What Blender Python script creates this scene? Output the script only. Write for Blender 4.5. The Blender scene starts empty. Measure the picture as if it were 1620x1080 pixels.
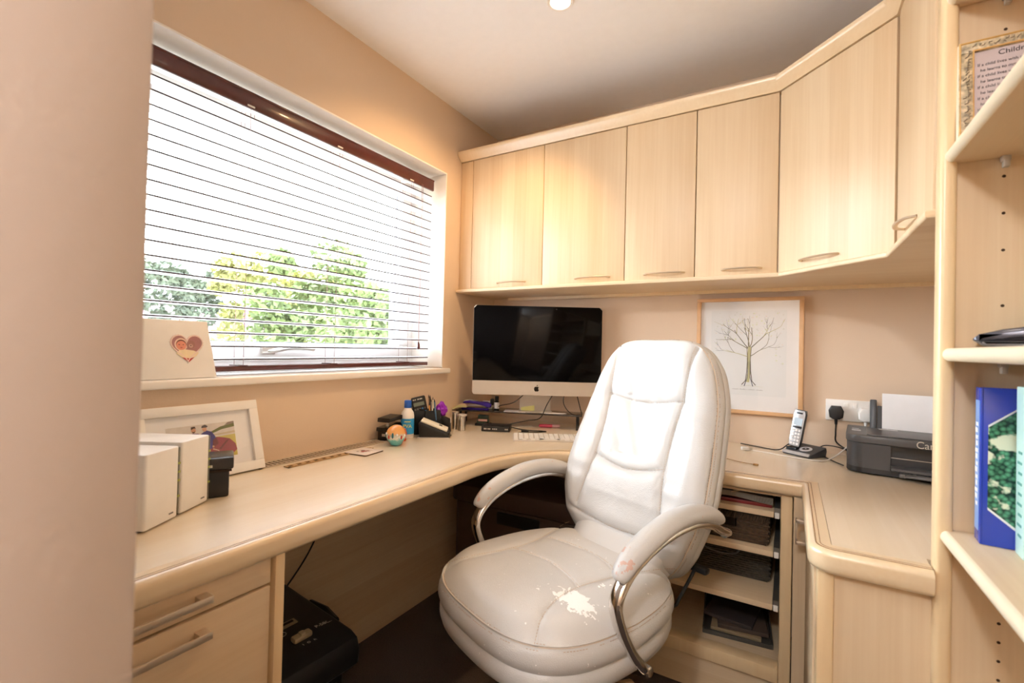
import bpy, bmesh, math, random
from mathutils import Vector, Matrix, Euler
C = bpy.context.scene.collection
sc = bpy.context.scene
random.seed(7)
R = math.radians
PI = math.pi

# ------------------------------------------------------------------ camera, world, lamps, exposure
RIGHT = Vector((0.85904243, 0.51135143, 0.02378704))
DOWN = Vector((0.01453658, 0.02208108, -0.9996505))
FWD = Vector((-0.51169795, 0.85908797, 0.01153529))
cd = bpy.data.cameras.new('camera')
cam = bpy.data.objects.new('camera', cd)
C.objects.link(cam)
cam.matrix_world = Matrix.Translation((0, 0, 1.12)) @ Matrix((RIGHT, -DOWN, -FWD)).transposed().to_4x4()
cd.sensor_width = 36
cd.lens = 739.2 / 1620 * 36
cd.clip_start = 0.02
cd.clip_end = 300
cd.dof.use_dof = True
cd.dof.focus_distance = 1.8
cd.dof.aperture_fstop = 4.5
sc.camera = cam

sc.view_settings.view_transform = 'Standard'
sc.view_settings.look = 'None'
sc.view_settings.gamma = 1
sc.view_settings.use_curve_mapping = False
sc.view_settings.exposure = 0.45
sc.cycles.max_bounces = 10
sc.cycles.diffuse_bounces = 6
sc.cycles.glossy_bounces = 4
sc.cycles.transmission_bounces = 6
sc.cycles.transparent_max_bounces = 12
sc.cycles.use_denoising = True
sc.cycles.sample_clamp_indirect = 6

w = bpy.data.worlds.new('overcast_sky')
sc.world = w
w.use_nodes = True
bg = w.node_tree.nodes['Background']
bg.inputs[0].default_value = (0.86, 0.93, 1.0, 1)
bg.inputs[1].default_value = 8.5

def lamp(name, typ, loc, energy, color, size=0.1, rot=(0, 0, 0), spot=None, portal=False, size_y=None):
    l = bpy.data.lights.new(name, typ)
    l.energy = energy
    l.color = color
    if typ == 'AREA':
        l.size = size
        if size_y:
            l.shape = 'RECTANGLE'
            l.size_y = size_y
        if portal:
            l.cycles.is_portal = True
    else:
        l.shadow_soft_size = size
    if typ == 'SPOT':
        l.spot_size = R(spot or 120)
        l.spot_blend = 0.6
    o = bpy.data.objects.new(name, l)
    C.objects.link(o)
    o.location = loc
    o.rotation_euler = rot
    return o
lamp('window_portal', 'AREA', (-1.70, 1.05, 1.48), 1, (1, 1, 1), 1.4, (0, R(-90), 0), portal=True, size_y=0.95)
sun = bpy.data.lights.new('hazy_sun', 'SUN')
sun.energy = 15
sun.angle = R(50)
sun.color = (0.84, 0.92, 1.0)
so = bpy.data.objects.new('hazy_sun', sun)
C.objects.link(so)
so.rotation_euler = Vector((0.86, 0.22, -0.46)).to_track_quat('-Z', 'Y').to_euler()
WARM = (1.0, 0.88, 0.72)
# the downlight's tilting head is turned towards the window corner
lamp('downlight_lamp', 'SPOT', (-0.67, 1.385, 2.235), 22, (1.0, 0.64, 0.32), 0.03, rot=Vector((-0.74, 0.14, -1.25)).to_track_quat('-Z', 'Y').to_euler(), spot=104)
lamp('downlight_lamp', 'SPOT', (0.0, 0.75, 2.235), 2.5, WARM, 0.04, spot=165)  # added fill spot out of view, shaped as a second downlight
lamp('hall_lamp', 'POINT', (-0.25, -0.95, 2.05), 48, (0.88, 0.94, 1.0), 0.08)  # added fill light behind the camera, stands for no known lamp

# ------------------------------------------------------------------ materials
def lin(c):
    return tuple(((v / 255) / 12.92 if v / 255 <= 0.04045 else ((v / 255 + 0.055) / 1.055) ** 2.4) for v in c)
def mat(name, col, rough=0.5, metal=0.0, noise=0.0, nscale=30, bump=0.0, bscale=200, coat=0, spec=None, trans=0, alpha=1, emit=None):
    m = bpy.data.materials.new(name)
    m.use_nodes = True
    n = m.node_tree.nodes
    L = m.node_tree.links
    p = n['Principled BSDF']
    c = lin(col)
    p.inputs['Base Color'].default_value = (*c, 1)
    p.inputs['Roughness'].default_value = rough
    p.inputs['Metallic'].default_value = metal
    if coat:
        p.inputs['Coat Weight'].default_value = coat
        p.inputs['Coat Roughness'].default_value = 0.08
    if spec is not None:
        p.inputs['Specular IOR Level'].default_value = spec
    if trans:
        p.inputs['Transmission Weight'].default_value = trans
    tc = n.new('ShaderNodeTexCoord')
    nz = n.new('ShaderNodeTexNoise')
    nz.inputs['Scale'].default_value = nscale
    nz.inputs['Detail'].default_value = 4
    L.new(tc.outputs['Object'], nz.inputs['Vector'])
    amt = noise if noise else 0.03
    mx = n.new('ShaderNodeMixRGB')
    mx.blend_type = 'MULTIPLY'
    mx.inputs['Fac'].default_value = 1
    rmp = n.new('ShaderNodeMapRange')
    rmp.inputs['From Min'].default_value = 0.3
    rmp.inputs['From Max'].default_value = 0.7
    rmp.inputs['To Min'].default_value = 1 - amt
    rmp.inputs['To Max'].default_value = 1
    L.new(nz.outputs['Fac'], rmp.inputs['Value'])
    mx.inputs['Color1'].default_value = (*c, 1)
    L.new(rmp.outputs['Result'], mx.inputs['Color2'])
    L.new(mx.outputs['Color'], p.inputs['Base Color'])
    if bump:
        nb = n.new('ShaderNodeTexNoise')
        nb.inputs['Scale'].default_value = bscale
        nb.inputs['Detail'].default_value = 3
        L.new(tc.outputs['Object'], nb.inputs['Vector'])
        b = n.new('ShaderNodeBump')
        b.inputs['Strength'].default_value = bump
        b.inputs['Distance'].default_value = 0.002
        L.new(nb.outputs['Fac'], b.inputs['Height'])
        L.new(b.outputs['Normal'], p.inputs['Normal'])
    if emit:
        p.inputs['Emission Color'].default_value = (*lin(emit[0]), 1)
        p.inputs['Emission Strength'].default_value = emit[1]
    return m

def wood(name, axis='z', base=(229, 206, 172), dark=(212, 181, 141), rough=0.42, across=None, staves=0.6):
    """pale maple laminate: long fine grain, wide staves, faint rays"""
    m = bpy.data.materials.new(name)
    m.use_nodes = True
    n = m.node_tree.nodes
    L = m.node_tree.links
    p = n['Principled BSDF']
    p.inputs['Roughness'].default_value = rough
    tc = n.new('ShaderNodeTexCoord')
    oi = n.new('ShaderNodeObjectInfo')
    def stretched(s_long, s_cross):
        mp = n.new('ShaderNodeMapping')
        s = {'x': (s_long, s_cross, s_cross), 'y': (s_cross, s_long, s_cross), 'z': (s_cross, s_cross, s_long)}[axis]
        mp.inputs['Scale'].default_value = s
        L.new(tc.outputs['Object'], mp.inputs['Vector'])
        ad = n.new('ShaderNodeVectorMath')
        ad.operation = 'ADD'
        L.new(mp.outputs['Vector'], ad.inputs[0])
        sc_ = n.new('ShaderNodeVectorMath')
        sc_.operation = 'SCALE'
        L.new(oi.outputs['Random'], sc_.inputs['Scale'])
        sc_.inputs[0].default_value = (37.0, 17.0, 53.0)
        L.new(sc_.outputs['Vector'], ad.inputs[1])
        return ad.outputs['Vector']
    g = n.new('ShaderNodeTexNoise')
    g.inputs['Scale'].default_value = 1
    g.inputs['Detail'].default_value = 6
    g.inputs['Distortion'].default_value = 0.3
    L.new(stretched(3.0, 110), g.inputs['Vector'])
    g2 = n.new('ShaderNodeTexNoise')
    g2.inputs['Scale'].default_value = 1
    g2.inputs['Detail'].default_value = 2
    g2.inputs['Distortion'].default_value = 0.8
    L.new(stretched(0.9, 14), g2.inputs['Vector'])
    # staves: stepped bands across the grain
    sx = n.new('ShaderNodeSeparateXYZ')
    L.new(tc.outputs['Object'], sx.inputs[0])
    ac = across or {'x': 'Y', 'y': 'X', 'z': 'X'}[axis]
    q = n.new('ShaderNodeMath')
    q.operation = 'MULTIPLY_ADD'
    q.inputs[1].default_value = 15.0
    L.new(sx.outputs[ac], q.inputs[0])
    L.new(oi.outputs['Random'], q.inputs[2])
    fl = n.new('ShaderNodeMath')
    fl.operation = 'FLOOR'
    L.new(q.outputs[0], fl.inputs[0])
    wn = n.new('ShaderNodeTexWhiteNoise')
    wn.noise_dimensions = '1D'
    L.new(fl.outputs[0], wn.inputs['W'])
    a = n.new('ShaderNodeMath')
    a.operation = 'MULTIPLY_ADD'
    a.inputs[1].default_value = 0.55
    L.new(g.outputs['Fac'], a.inputs[0])
    b = n.new('ShaderNodeMath')
    b.operation = 'MULTIPLY_ADD'
    b.inputs[1].default_value = staves * 0.5
    b.inputs[2].default_value = -0.08
    L.new(wn.outputs['Value'], b.inputs[0])
    c = n.new('ShaderNodeMath')
    c.operation = 'MULTIPLY_ADD'
    c.inputs[1].default_value = 0.45
    L.new(g2.outputs['Fac'], c.inputs[0])
    L.new(b.outputs[0], c.inputs[2])
    L.new(c.outputs[0], a.inputs[2])
    cr = n.new('ShaderNodeValToRGB')
    cr.color_ramp.elements[0].position = 0.25
    cr.color_ramp.elements[0].color = (*lin(base), 1)
    cr.color_ramp.elements[1].position = 0.95
    cr.color_ramp.elements[1].color = (*lin(dark), 1)
    L.new(a.outputs[0], cr.inputs['Fac'])
    L.new(cr.outputs['Color'], p.inputs['Base Color'])
    bp = n.new('ShaderNodeBump')
    bp.inputs['Strength'].default_value = 0.06
    bp.inputs['Distance'].default_value = 0.001
    L.new(g.outputs['Fac'], bp.inputs['Height'])
    L.new(bp.outputs['Normal'], p.inputs['Normal'])
    return m

WZ = wood('maple_vertical', 'z')
WZY = wood('maple_vertical_side', 'z', across='Y')
WX = wood('maple_along_x', 'x')
WY = wood('maple_along_y', 'y')
WXZ = wood('maple_along_x_front', 'x', across='Z')
WYZ = wood('maple_along_y_front', 'y', across='Z')
WTOP = wood('maple_desk_top', 'y', base=(238, 222, 196), dark=(226, 204, 170), rough=0.25, staves=0.3)
WTOP.node_tree.nodes['Principled BSDF'].inputs['Coat Weight'].default_value = 1.0
WTOP.node_tree.nodes['Principled BSDF'].inputs['Coat Roughness'].default_value = 0.38
WTOP.node_tree.nodes['Principled BSDF'].inputs['Coat IOR'].default_value = 1.8
LIP = wood('maple_solid_lipping', 'y', base=(235, 212, 176), dark=(225, 194, 150), rough=0.28, staves=0.1)
LIP.node_tree.nodes['Principled BSDF'].inputs['Coat Weight'].default_value = 1.0
LIP.node_tree.nodes['Principled BSDF'].inputs['Coat Roughness'].default_value = 0.3
LIPZ = wood('maple_solid_post', 'z', base=(232, 206, 164), dark=(222, 188, 140), rough=0.3, staves=0.1)
PAINT = mat('peach_wall_paint', (225, 201, 175), 0.75, noise=0.03, nscale=3, bump=0.15, bscale=160)
CEIL = mat('ceiling_paint', (246, 243, 240), 0.85, noise=0.02, bump=0.1, bscale=60)
CARPET = mat('brown_carpet', (92, 78, 70), 0.95, noise=0.4, nscale=260, bump=0.8, bscale=500)
UPVC = mat('white_upvc', (240, 238, 238), 0.3)
SILLM = mat('white_gloss_paint', (246, 240, 232), 0.3, noise=0.03, nscale=8)
GASKET = mat('grey_gasket', (120, 122, 135), 0.5)
MAHOG = mat('mahogany_lacquer', (92, 38, 34), 0.3, noise=0.35, nscale=25, coat=0.4)
SLATW = mat('white_slat_lacquer', (246, 246, 248), 0.25)
CORD = mat('mauve_cord', (150, 112, 108), 0.8)
STEEL = mat('brushed_steel', (205, 200, 192), 0.28, metal=1)
NICKEL = mat('satin_nickel', (222, 206, 184), 0.42, metal=.75)
CHROME = mat('chrome', (225, 222, 220), 0.04, metal=1)
BLACKP = mat('black_plastic', (22, 22, 24), 0.38)
BLACKG = mat('black_gloss', (10, 10, 12), 0.08)
SCREEN = mat('dark_screen_glass', (5, 5, 7), 0.09, spec=.15)
WHITEP = mat('white_plastic', (240, 236, 230), 0.35)
GREYP = mat('dark_grey_plastic', (66, 66, 68), 0.36)
GREYM = mat('mid_grey_plastic', (110, 108, 108), 0.4)
PAPER = mat('white_paper', (240, 238, 238), 0.8)
CREAMP = mat('cream_paper', (232, 222, 200), 0.8)
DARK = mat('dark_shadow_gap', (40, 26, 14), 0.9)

def leather():
    m = mat('white_bonded_leather', (205, 203, 200), 0.30, noise=0.03, nscale=12)
    n = m.node_tree.nodes
    L = m.node_tree.links
    p = n['Principled BSDF']
    tc = n.new('ShaderNodeTexCoord')
    v = n.new('ShaderNodeTexVoronoi')
    v.inputs['Scale'].default_value = 420
    L.new(tc.outputs['Object'], v.inputs['Vector'])
    nz = n.new('ShaderNodeTexNoise')
    nz.inputs['Scale'].default_value = 9
    nz.inputs['Detail'].default_value = 3
    nz.inputs['Distortion'].default_value = 0.6
    L.new(tc.outputs['Object'], nz.inputs['Vector'])
    ad = n.new('ShaderNodeMath')
    ad.operation = 'MULTIPLY_ADD'
    ad.inputs[1].default_value = 6.0
    L.new(nz.outputs['Fac'], ad.inputs[0])
    L.new(v.outputs['Distance'], ad.inputs[2])
    b = n.new('ShaderNodeBump')
    b.inputs['Strength'].default_value = 0.25
    b.inputs['Distance'].default_value = 0.0015
    L.new(ad.outputs[0], b.inputs['Height'])
    L.new(b.outputs['Normal'], p.inputs['Normal'])
    return m
LEATHER = leather()

def worn_leather(name, spots, base_col, worn_col, scale=60, thr=0.5):
    """leather whose coating has flaked off around given object-space spots"""
    m = leather()
    m.name = name
    n = m.node_tree.nodes
    L = m.node_tree.links
    p = n['Principled BSDF']
    old = p.inputs['Base Color'].links[0].from_socket
    tc = n.new('ShaderNodeTexCoord')
    tot = None
    for (c, r, k) in spots:
        sub = n.new('ShaderNodeVectorMath')
        sub.operation = 'SUBTRACT'
        sub.inputs[1].default_value = c
        L.new(tc.outputs['Object'], sub.inputs[0])
        dv = n.new('ShaderNodeVectorMath')
        dv.operation = 'DIVIDE'
        dv.inputs[1].default_value = r
        L.new(sub.outputs[0], dv.inputs[0])
        ln = n.new('ShaderNodeVectorMath')
        ln.operation = 'LENGTH'
        L.new(dv.outputs[0], ln.inputs[0])
        mr = n.new('ShaderNodeMapRange')
        mr.inputs['From Min'].default_value = 0.0
        mr.inputs['From Max'].default_value = 1.0
        mr.inputs['To Min'].default_value = k
        mr.inputs['To Max'].default_value = 0
        L.new(ln.outputs['Value'], mr.inputs['Value'])
        if tot is None:
            tot = mr.outputs[0]
        else:
            mm = n.new('ShaderNodeMath')
            mm.operation = 'MAXIMUM'
            L.new(tot, mm.inputs[0])
            L.new(mr.outputs[0], mm.inputs[1])
            tot = mm.outputs[0]
    nz = n.new('ShaderNodeTexNoise')
    nz.inputs['Scale'].default_value = scale
    nz.inputs['Detail'].default_value = 5
    L.new(tc.outputs['Object'], nz.inputs['Vector'])
    ad = n.new('ShaderNodeMath')
    ad.operation = 'ADD'
    L.new(tot, ad.inputs[0])
    L.new(nz.outputs['Fac'], ad.inputs[1])
    gt = n.new('ShaderNodeMath')
    gt.operation = 'GREATER_THAN'
    gt.inputs[1].default_value = 0.5 + thr
    L.new(ad.outputs[0], gt.inputs[0])
    mx = n.new('ShaderNodeMixRGB')
    L.new(gt.outputs[0], mx.inputs['Fac'])
    L.new(old, mx.inputs['Color1'])
    mx.inputs['Color2'].default_value = (*lin(worn_col), 1)
    L.new(mx.outputs[0], p.inputs['Base Color'])
    rr = n.new('ShaderNodeMapRange')
    rr.inputs['To Min'].default_value = 0.30
    rr.inputs['To Max'].default_value = 0.85
    L.new(gt.outputs[0], rr.inputs['Value'])
    L.new(rr.outputs[0], p.inputs['Roughness'])
    return m

def glass_mat(name, tint=(1, 1, 1), fac=0.06, rough=0.0):
    m = bpy.data.materials.new(name)
    m.use_nodes = True
    n = m.node_tree.nodes
    L = m.node_tree.links
    n.remove(n['Principled BSDF'])
    t = n.new('ShaderNodeBsdfTransparent')
    t.inputs[0].default_value = (*tint, 1)
    g = n.new('ShaderNodeBsdfGlossy')
    g.inputs['Roughness'].default_value = rough
    mx = n.new('ShaderNodeMixShader')
    lw = n.new('ShaderNodeLayerWeight')
    pw = n.new('ShaderNodeMath')
    pw.operation = 'POWER'
    pw.inputs[1].default_value = 5
    fr = n.new('ShaderNodeMath')
    fr.operation = 'MULTIPLY_ADD'
    fr.inputs[1].default_value = 0.9
    fr.inputs[2].default_value = 0.035
    L.new(lw.outputs['Facing'], pw.inputs[0])
    L.new(pw.outputs[0], fr.inputs[0])
    L.new(fr.outputs[0], mx.inputs[0])
    L.new(t.outputs[0], mx.inputs[1])
    L.new(g.outputs[0], mx.inputs[2])
    L.new(mx.outputs[0], n['Material Output'].inputs['Surface'])
    return m
GLASS = glass_mat('window_glass', (0.97, 0.98, 0.98))
PICGLASS = glass_mat('picture_glass', (1, 1, 1))
SMOKED = glass_mat('smoked_glass', (0.25, 0.22, 0.20))

# ------------------------------------------------------------------ mesh builder
class MB:
    def __init__(s):
        s.v = []
        s.f = []
        s.m = []
    def add(s, verts, faces, mi=0):
        k = len(s.v)
        s.v += [tuple(p) for p in verts]
        for f in faces:
            s.f.append([i + k for i in f])
            s.m.append(mi)
        return s
    def bm(s, b, mi=0):
        b.verts.index_update()
        s.add([v.co.copy() for v in b.verts], [[v.index for v in f.verts] for f in b.faces], mi)
        b.free()
        return s
    def box(s, x0, x1, y0, y1, z0, z1, bev=0, mi=0, seg=2, M=None):
        b = bmesh.new()
        bmesh.ops.create_cube(b, size=1)
        for v in b.verts:
            v.co = Vector(((x0 + x1) / 2 + v.co.x * (x1 - x0), (y0 + y1) / 2 + v.co.y * (y1 - y0), (z0 + z1) / 2 + v.co.z * (z1 - z0)))
        if bev:
            bmesh.ops.bevel(b, geom=list(b.edges), offset=bev, segments=seg, affect='EDGES', profile=0.5)
        if M is not None:
            b.transform(M)
        return s.bm(b, mi)
    def obox(s, c, size, rot=(0, 0, 0), bev=0, mi=0, seg=2):
        M = Matrix.Translation(c) @ Euler(rot).to_matrix().to_4x4()
        a, b_, d = size[0] / 2, size[1] / 2, size[2] / 2
        return s.box(-a, a, -b_, b_, -d, d, bev, mi, seg, M)
    def prism(s, pts, a0, a1, plane='xy', mi=0, bev=0, seg=2, vb=0, vseg=4):
        """extrude a 2-D polygon; bev rounds the rims, vb the corners of the outline"""
        b = bmesh.new()
        vs = [b.verts.new((p[0], p[1], 0)) for p in pts]
        f = b.faces.new(vs)
        b.normal_update()
        if f.normal.z < 0:
            f.normal_flip()
        r = bmesh.ops.extrude_face_region(b, geom=[f])
        top = [e for e in r['geom'] if isinstance(e, bmesh.types.BMVert)]
        for v in top:
            v.co.z = 1
        if vb:
            es = [e for e in b.edges if abs(e.verts[0].co.z - e.verts[1].co.z) > .5]
            bmesh.ops.scale(b, vec=(1, 1, max(vb * 4, a1 - a0)), verts=b.verts)
            bmesh.ops.bevel(b, geom=es, offset=vb, segments=vseg, affect='EDGES', profile=0.5)
            zz = max(v.co.z for v in b.verts)
            for v in b.verts:
                v.co.z = a1 if v.co.z > zz / 2 else a0
        else:
            for v in b.verts:
                v.co.z = a1 if v.co.z > .5 else a0
        b.normal_update()
        if bev:
            es = [e for e in b.edges if e.verts[0].co.z == e.verts[1].co.z]
            bmesh.ops.bevel(b, geom=es, offset=bev, segments=seg, affect='EDGES', profile=0.5)
        bmesh.ops.recalc_face_normals(b, faces=b.faces)
        for v in b.verts:
            x, y, z = v.co
            v.co = {'xy': (x, y, z), 'xz': (x, z, y), 'yz': (z, x, y)}[plane]
        bmesh.ops.recalc_face_normals(b, faces=b.faces)
        return s.bm(b, mi)
    def tube(s, pts, r, seg=8, closed=False, mi=0, flat=1.0, caps=True, up=None):
        P = [Vector(p) for p in pts]
        n = len(P)
        rs = r if isinstance(r, (list, tuple)) else [r] * n
        rings = []
        prev = None
        for i in range(n):
            if closed:
                t = (P[(i + 1) % n] - P[i - 1]).normalized()
            else:
                t = (P[min(i + 1, n - 1)] - P[max(i - 1, 0)]).normalized()
            if up is not None:
                u = Vector(up)
            elif prev is None:
                u = Vector((0, 0, 1)) if abs(t.z) < .9 else Vector((1, 0, 0))
            else:
                u = prev
            u = (u - t * u.dot(t)).normalized()
            prev = u
            w_ = t.cross(u)
            rings.append([P[i] + (u * math.cos(2 * PI * k / seg) + w_ * flat * math.sin(2 * PI * k / seg)) * rs[i] for k in range(seg)])
        vs = [p for rg in rings for p in rg]
        fs = []
        m_ = n if closed else n - 1
        for i in range(m_):
            j = (i + 1) % n
            for k in range(seg):
                l = (k + 1) % seg
                fs.append([i * seg + k, i * seg + l, j * seg + l, j * seg + k])
        if not closed and caps:
            fs.append(list(range(seg))[::-1])
            fs.append([(n - 1) * seg + k for k in range(seg)])
        return s.add(vs, fs, mi)
    def cyl(s, p0, p1, r, r2=None, seg=20, mi=0):
        return s.tube([p0, p1], [r, r2 if r2 is not None else r], seg, mi=mi)
    def lathe(s, prof, c=(0, 0, 0), seg=28, mi=0, M=None):
        vs = []
        fs = []
        n = len(prof)
        for k in range(seg):
            a = 2 * PI * k / seg
            for (r, z) in prof:
                p = Vector((r * math.cos(a), r * math.sin(a), z))
                if M is not None:
                    p = M @ p
                vs.append(p + Vector(c))
        for k in range(seg):
            l = (k + 1) % seg
            for i in range(n - 1):
                fs.append([k * n + i, l * n + i, l * n + i + 1, k * n + i + 1])
        if prof[0][0] > 1e-5:
            fs.append([k * n for k in range(seg)][::-1])
        if prof[-1][0] > 1e-5:
            fs.append([k * n + n - 1 for k in range(seg)])
        return s.add(vs, fs, mi)
    def sph(s, c, r, seg=16, mi=0, M=None):
        r = r if isinstance(r, (list, tuple)) else (r, r, r)
        b = bmesh.new()
        bmesh.ops.create_uvsphere(b, u_segments=seg, v_segments=max(6, seg // 2), radius=1)
        for v in b.verts:
            v.co = Vector((v.co.x * r[0], v.co.y * r[1], v.co.z * r[2]))
        if M is not None:
            b.transform(M)
        bmesh.ops.translate(b, vec=Vector(c), verts=b.verts)
        return s.bm(b, mi)
    def poly(s, pts3, mi=0):
        return s.add(pts3, [list(range(len(pts3)))], mi)
    def sweep(s, path, prof, closed_prof=True, mi=0):
        """sweep a profile [(offset outwards, z)] along a 2-D path with mitred corners; outwards = right-hand side"""
        n = len(path)
        rings = []
        for i in range(n):
            p = Vector(path[i])
            d1 = (Vector(path[i]) - Vector(path[i - 1])).normalized() if i > 0 else None
            d2 = (Vector(path[i + 1]) - Vector(path[i])).normalized() if i < n - 1 else None
            d1 = d1 or d2
            d2 = d2 or d1
            n1 = Vector((d1.y, -d1.x))
            n2 = Vector((d2.y, -d2.x))
            m_ = (n1 + n2).normalized()
            k = 1 / max(0.3, m_.dot(n1))
            rings.append([(p.x + m_.x * o * k, p.y + m_.y * o * k, z) for (o, z) in prof])
        m_ = len(prof)
        vs = [q for rg in rings for q in rg]
        fs = []
        for i in range(n - 1):
            for k in range(m_ if closed_prof else m_ - 1):
                l = (k + 1) % m_
                fs.append([i * m_ + k, i * m_ + l, (i + 1) * m_ + l, (i + 1) * m_ + k])
        if closed_prof:
            fs.append(list(range(m_))[::-1])
            fs.append([(n - 1) * m_ + k for k in range(m_)])
        return s.add(vs, fs, mi)
    def build(s, name, mats, parent=None, label=None, kind=None, smooth=35, loc=None, rot=None, recalc=True):
        me = bpy.data.meshes.new(name)
        me.from_pydata(s.v, [], s.f)
        if not isinstance(mats, (list, tuple)):
            mats = [mats]
        for q in mats:
            me.materials.append(q)
        if len(mats) > 1:
            me.polygons.foreach_set('material_index', s.m)
        if recalc:
            b = bmesh.new()
            b.from_mesh(me)
            bmesh.ops.recalc_face_normals(b, faces=b.faces)
            b.to_mesh(me)
            b.free()
        if smooth:
            me.polygons.foreach_set('use_smooth', [True] * len(me.polygons))
            me.update()
            me.set_sharp_from_angle(angle=R(smooth))
        o = bpy.data.objects.new(name, me)
        C.objects.link(o)
        if parent:
            o.parent = parent
        if loc:
            o.location = loc
        if rot:
            o.rotation_euler = rot
        if label:
            o['label'] = label
        if kind:
            o['kind'] = kind
        return o

def thing(name, label, cat, loc=(0, 0, 0), rz=0, group=None, rot=None):
    o = bpy.data.objects.new(name, None)
    o.empty_display_size = 0.05
    C.objects.link(o)
    o.location = loc
    o.rotation_euler = rot if rot else (0, 0, rz)
    o['label'] = label
    o['category'] = cat
    if group:
        o['group'] = group
    return o
def tag(o, label, cat, group=None):
    o['label'] = label
    o['category'] = cat
    if group:
        o['group'] = group
    return o
def struct(o, label=None):
    o['kind'] = 'structure'
    if label:
        o['label'] = label
    return o
def text(name, body, size, material, parent, loc, rot, ext=0.0004, align='CENTER', sx=1.0):
    cu = bpy.data.curves.new(name, 'FONT')
    cu.body = body
    cu.size = size
    cu.extrude = ext
    cu.align_x = align
    cu.align_y = 'CENTER'
    cu.materials.append(material)
    tmp = bpy.data.objects.new('tmp', cu)
    C.objects.link(tmp)
    bpy.context.view_layer.update()
    me = bpy.data.meshes.new_from_object(tmp.evaluated_get(bpy.context.evaluated_depsgraph_get()))
    bpy.data.objects.remove(tmp)
    bpy.data.curves.remove(cu)
    o = bpy.data.objects.new(name, me)
    C.objects.link(o)
    o.parent = parent
    o.location = loc
    o.rotation_euler = rot
    o.scale = (sx, 1, 1)
    return o
def smooth_path(pts, n=8):
    """Catmull-Rom through points"""
    P = [Vector(p) for p in pts]
    out = []
    for i in range(len(P) - 1):
        p0, p1, p2, p3 = P[max(i - 1, 0)], P[i], P[i + 1], P[min(i + 2, len(P) - 1)]
        for k in range(n):
            t = k / n
            out.append(0.5 * ((2 * p1) + (p2 - p0) * t + (2 * p0 - 5 * p1 + 4 * p2 - p3) * t * t + (3 * p1 - p0 - 3 * p2 + p3) * t ** 3))
    out.append(P[-1])
    return out
def ell(cx, cy, rx, ry, n=20, a0=0, a1=2 * PI):
    return [(cx + rx * math.cos(a0 + (a1 - a0) * k / n), cy + ry * math.sin(a0 + (a1 - a0) * k / n)) for k in range(n)]

# ------------------------------------------------------------------ room shell
X0, X1, Y0, ZC = -1.42, 0.60, 2.18, 2.27
WY0, WY1, WZ0, WZ1 = 0.30, 1.74, 1.0, 1.94       # window opening
struct(MB().box(-1.75, 0.9, -1.6, 2.45, -0.12, 0).build('floor', CARPET), 'dark brown carpet')
struct(MB().box(-1.75, 0.9, -1.6, 2.45, ZC, ZC + 0.12).build('ceiling', CEIL))
b = MB()
b.box(X0 - 0.30, X0, 0.16, WY0, 0, ZC)
b.box(X0 - 0.30, X0, WY1, Y0 + 0.15, 0, ZC)
b.box(X0 - 0.30, X0, WY0, WY1, 0, WZ0)
b.box(X0 - 0.30, X0, WY0, WY1, WZ1, ZC)
struct(b.build('wall_left', PAINT))
struct(MB().box(X0, X1 + 0.15, Y0, Y0 + 0.15, 0, ZC).build('wall_back', PAINT))
struct(MB().box(X1, X1 + 0.15, -1.5, Y0, 0, ZC).build('wall_right', PAINT))
# end of the wall beside the doorway the camera looks through
PAINT_SHADE = mat('greyish_hall_paint', (186, 174, 166), 0.75, noise=0.03, nscale=3, bump=0.15, bscale=160)  # same wall paint, darkened and greyed: shade and cool light put into the colour
struct(MB().box(X0 - 0.30, -0.42, 0.06, 0.162, 0, ZC, bev=0.004).build('wall_near', PAINT_SHADE))
struct(MB().box(-0.55, -0.42, -1.5, 0.06, 0, ZC).build('wall_hall', PAINT_SHADE))
struct(MB().box(-0.55, X1 + 0.15, -1.6, -1.5, 0, ZC).build('wall_front', PAINT))
# painted reveal lining and sill
b = MB()
b.box(X0 - 0.20, X0 + 0.002, WY0, WY1, WZ1 - 0.006, WZ1)
b.box(X0 - 0.20, X0 + 0.002, WY1 - 0.006, WY1, WZ0 + 0.015, WZ1 - 0.006)
b.box(X0 - 0.20, X0 + 0.002, WY0, WY0 + 0.006, WZ0 + 0.015, WZ1 - 0.006)
struct(b.build('trim_1', SILLM), 'white painted window reveal')
struct(MB().box(X0 - 0.20, X0 + 0.03, WY0 - 0.03, WY1 + 0.03, WZ0 - 0.012, WZ0 + 0.012, bev=0.006, seg=3).build('trim_2', SILLM), 'white gloss window sill board')

# window unit
win = bpy.data.objects.new('window_1', None)
C.objects.link(win)
struct(win)
win['label'] = 'white framed opening window behind the blind'
FX = X0 - 0.19
def frame_ring(b, x0, x1, y0, y1, z0, z1, t, bev=0.004):
    b.box(x0, x1, y0, y1, z0, z0 + t, bev)
    b.box(x0, x1, y0, y1, z1 - t, z1, bev)
    b.box(x0, x1, y0, y0 + t, z0 + t, z1 - t, bev)
    b.box(x0, x1, y1 - t, y1, z0 + t, z1 - t, bev)
b = MB()
frame_ring(b, FX - 0.06, FX, WY0, WY1, WZ0 + 0.012, WZ1, 0.045)
b.build('window_frame', UPVC, win)
b = MB()
frame_ring(b, FX - 0.065, FX + 0.014, WY0 + 0.04, WY1 - 0.04, WZ0 + 0.05, WZ1 - 0.04, 0.065, 0.008)
b.build('sash', UPVC, win)
b = MB()
frame_ring(b, FX - 0.03, FX - 0.022, WY0 + 0.10, WY1 - 0.10, WZ0 + 0.11, WZ1 - 0.10, 0.008, 0)
b.build('gasket', GASKET, win)
MB().box(FX - 0.045, FX - 0.021, WY0 + 0.09, WY1 - 0.09, WZ0 + 0.10, WZ1 - 0.09).build('glass_pane', GLASS, win)
b = MB()
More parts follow.
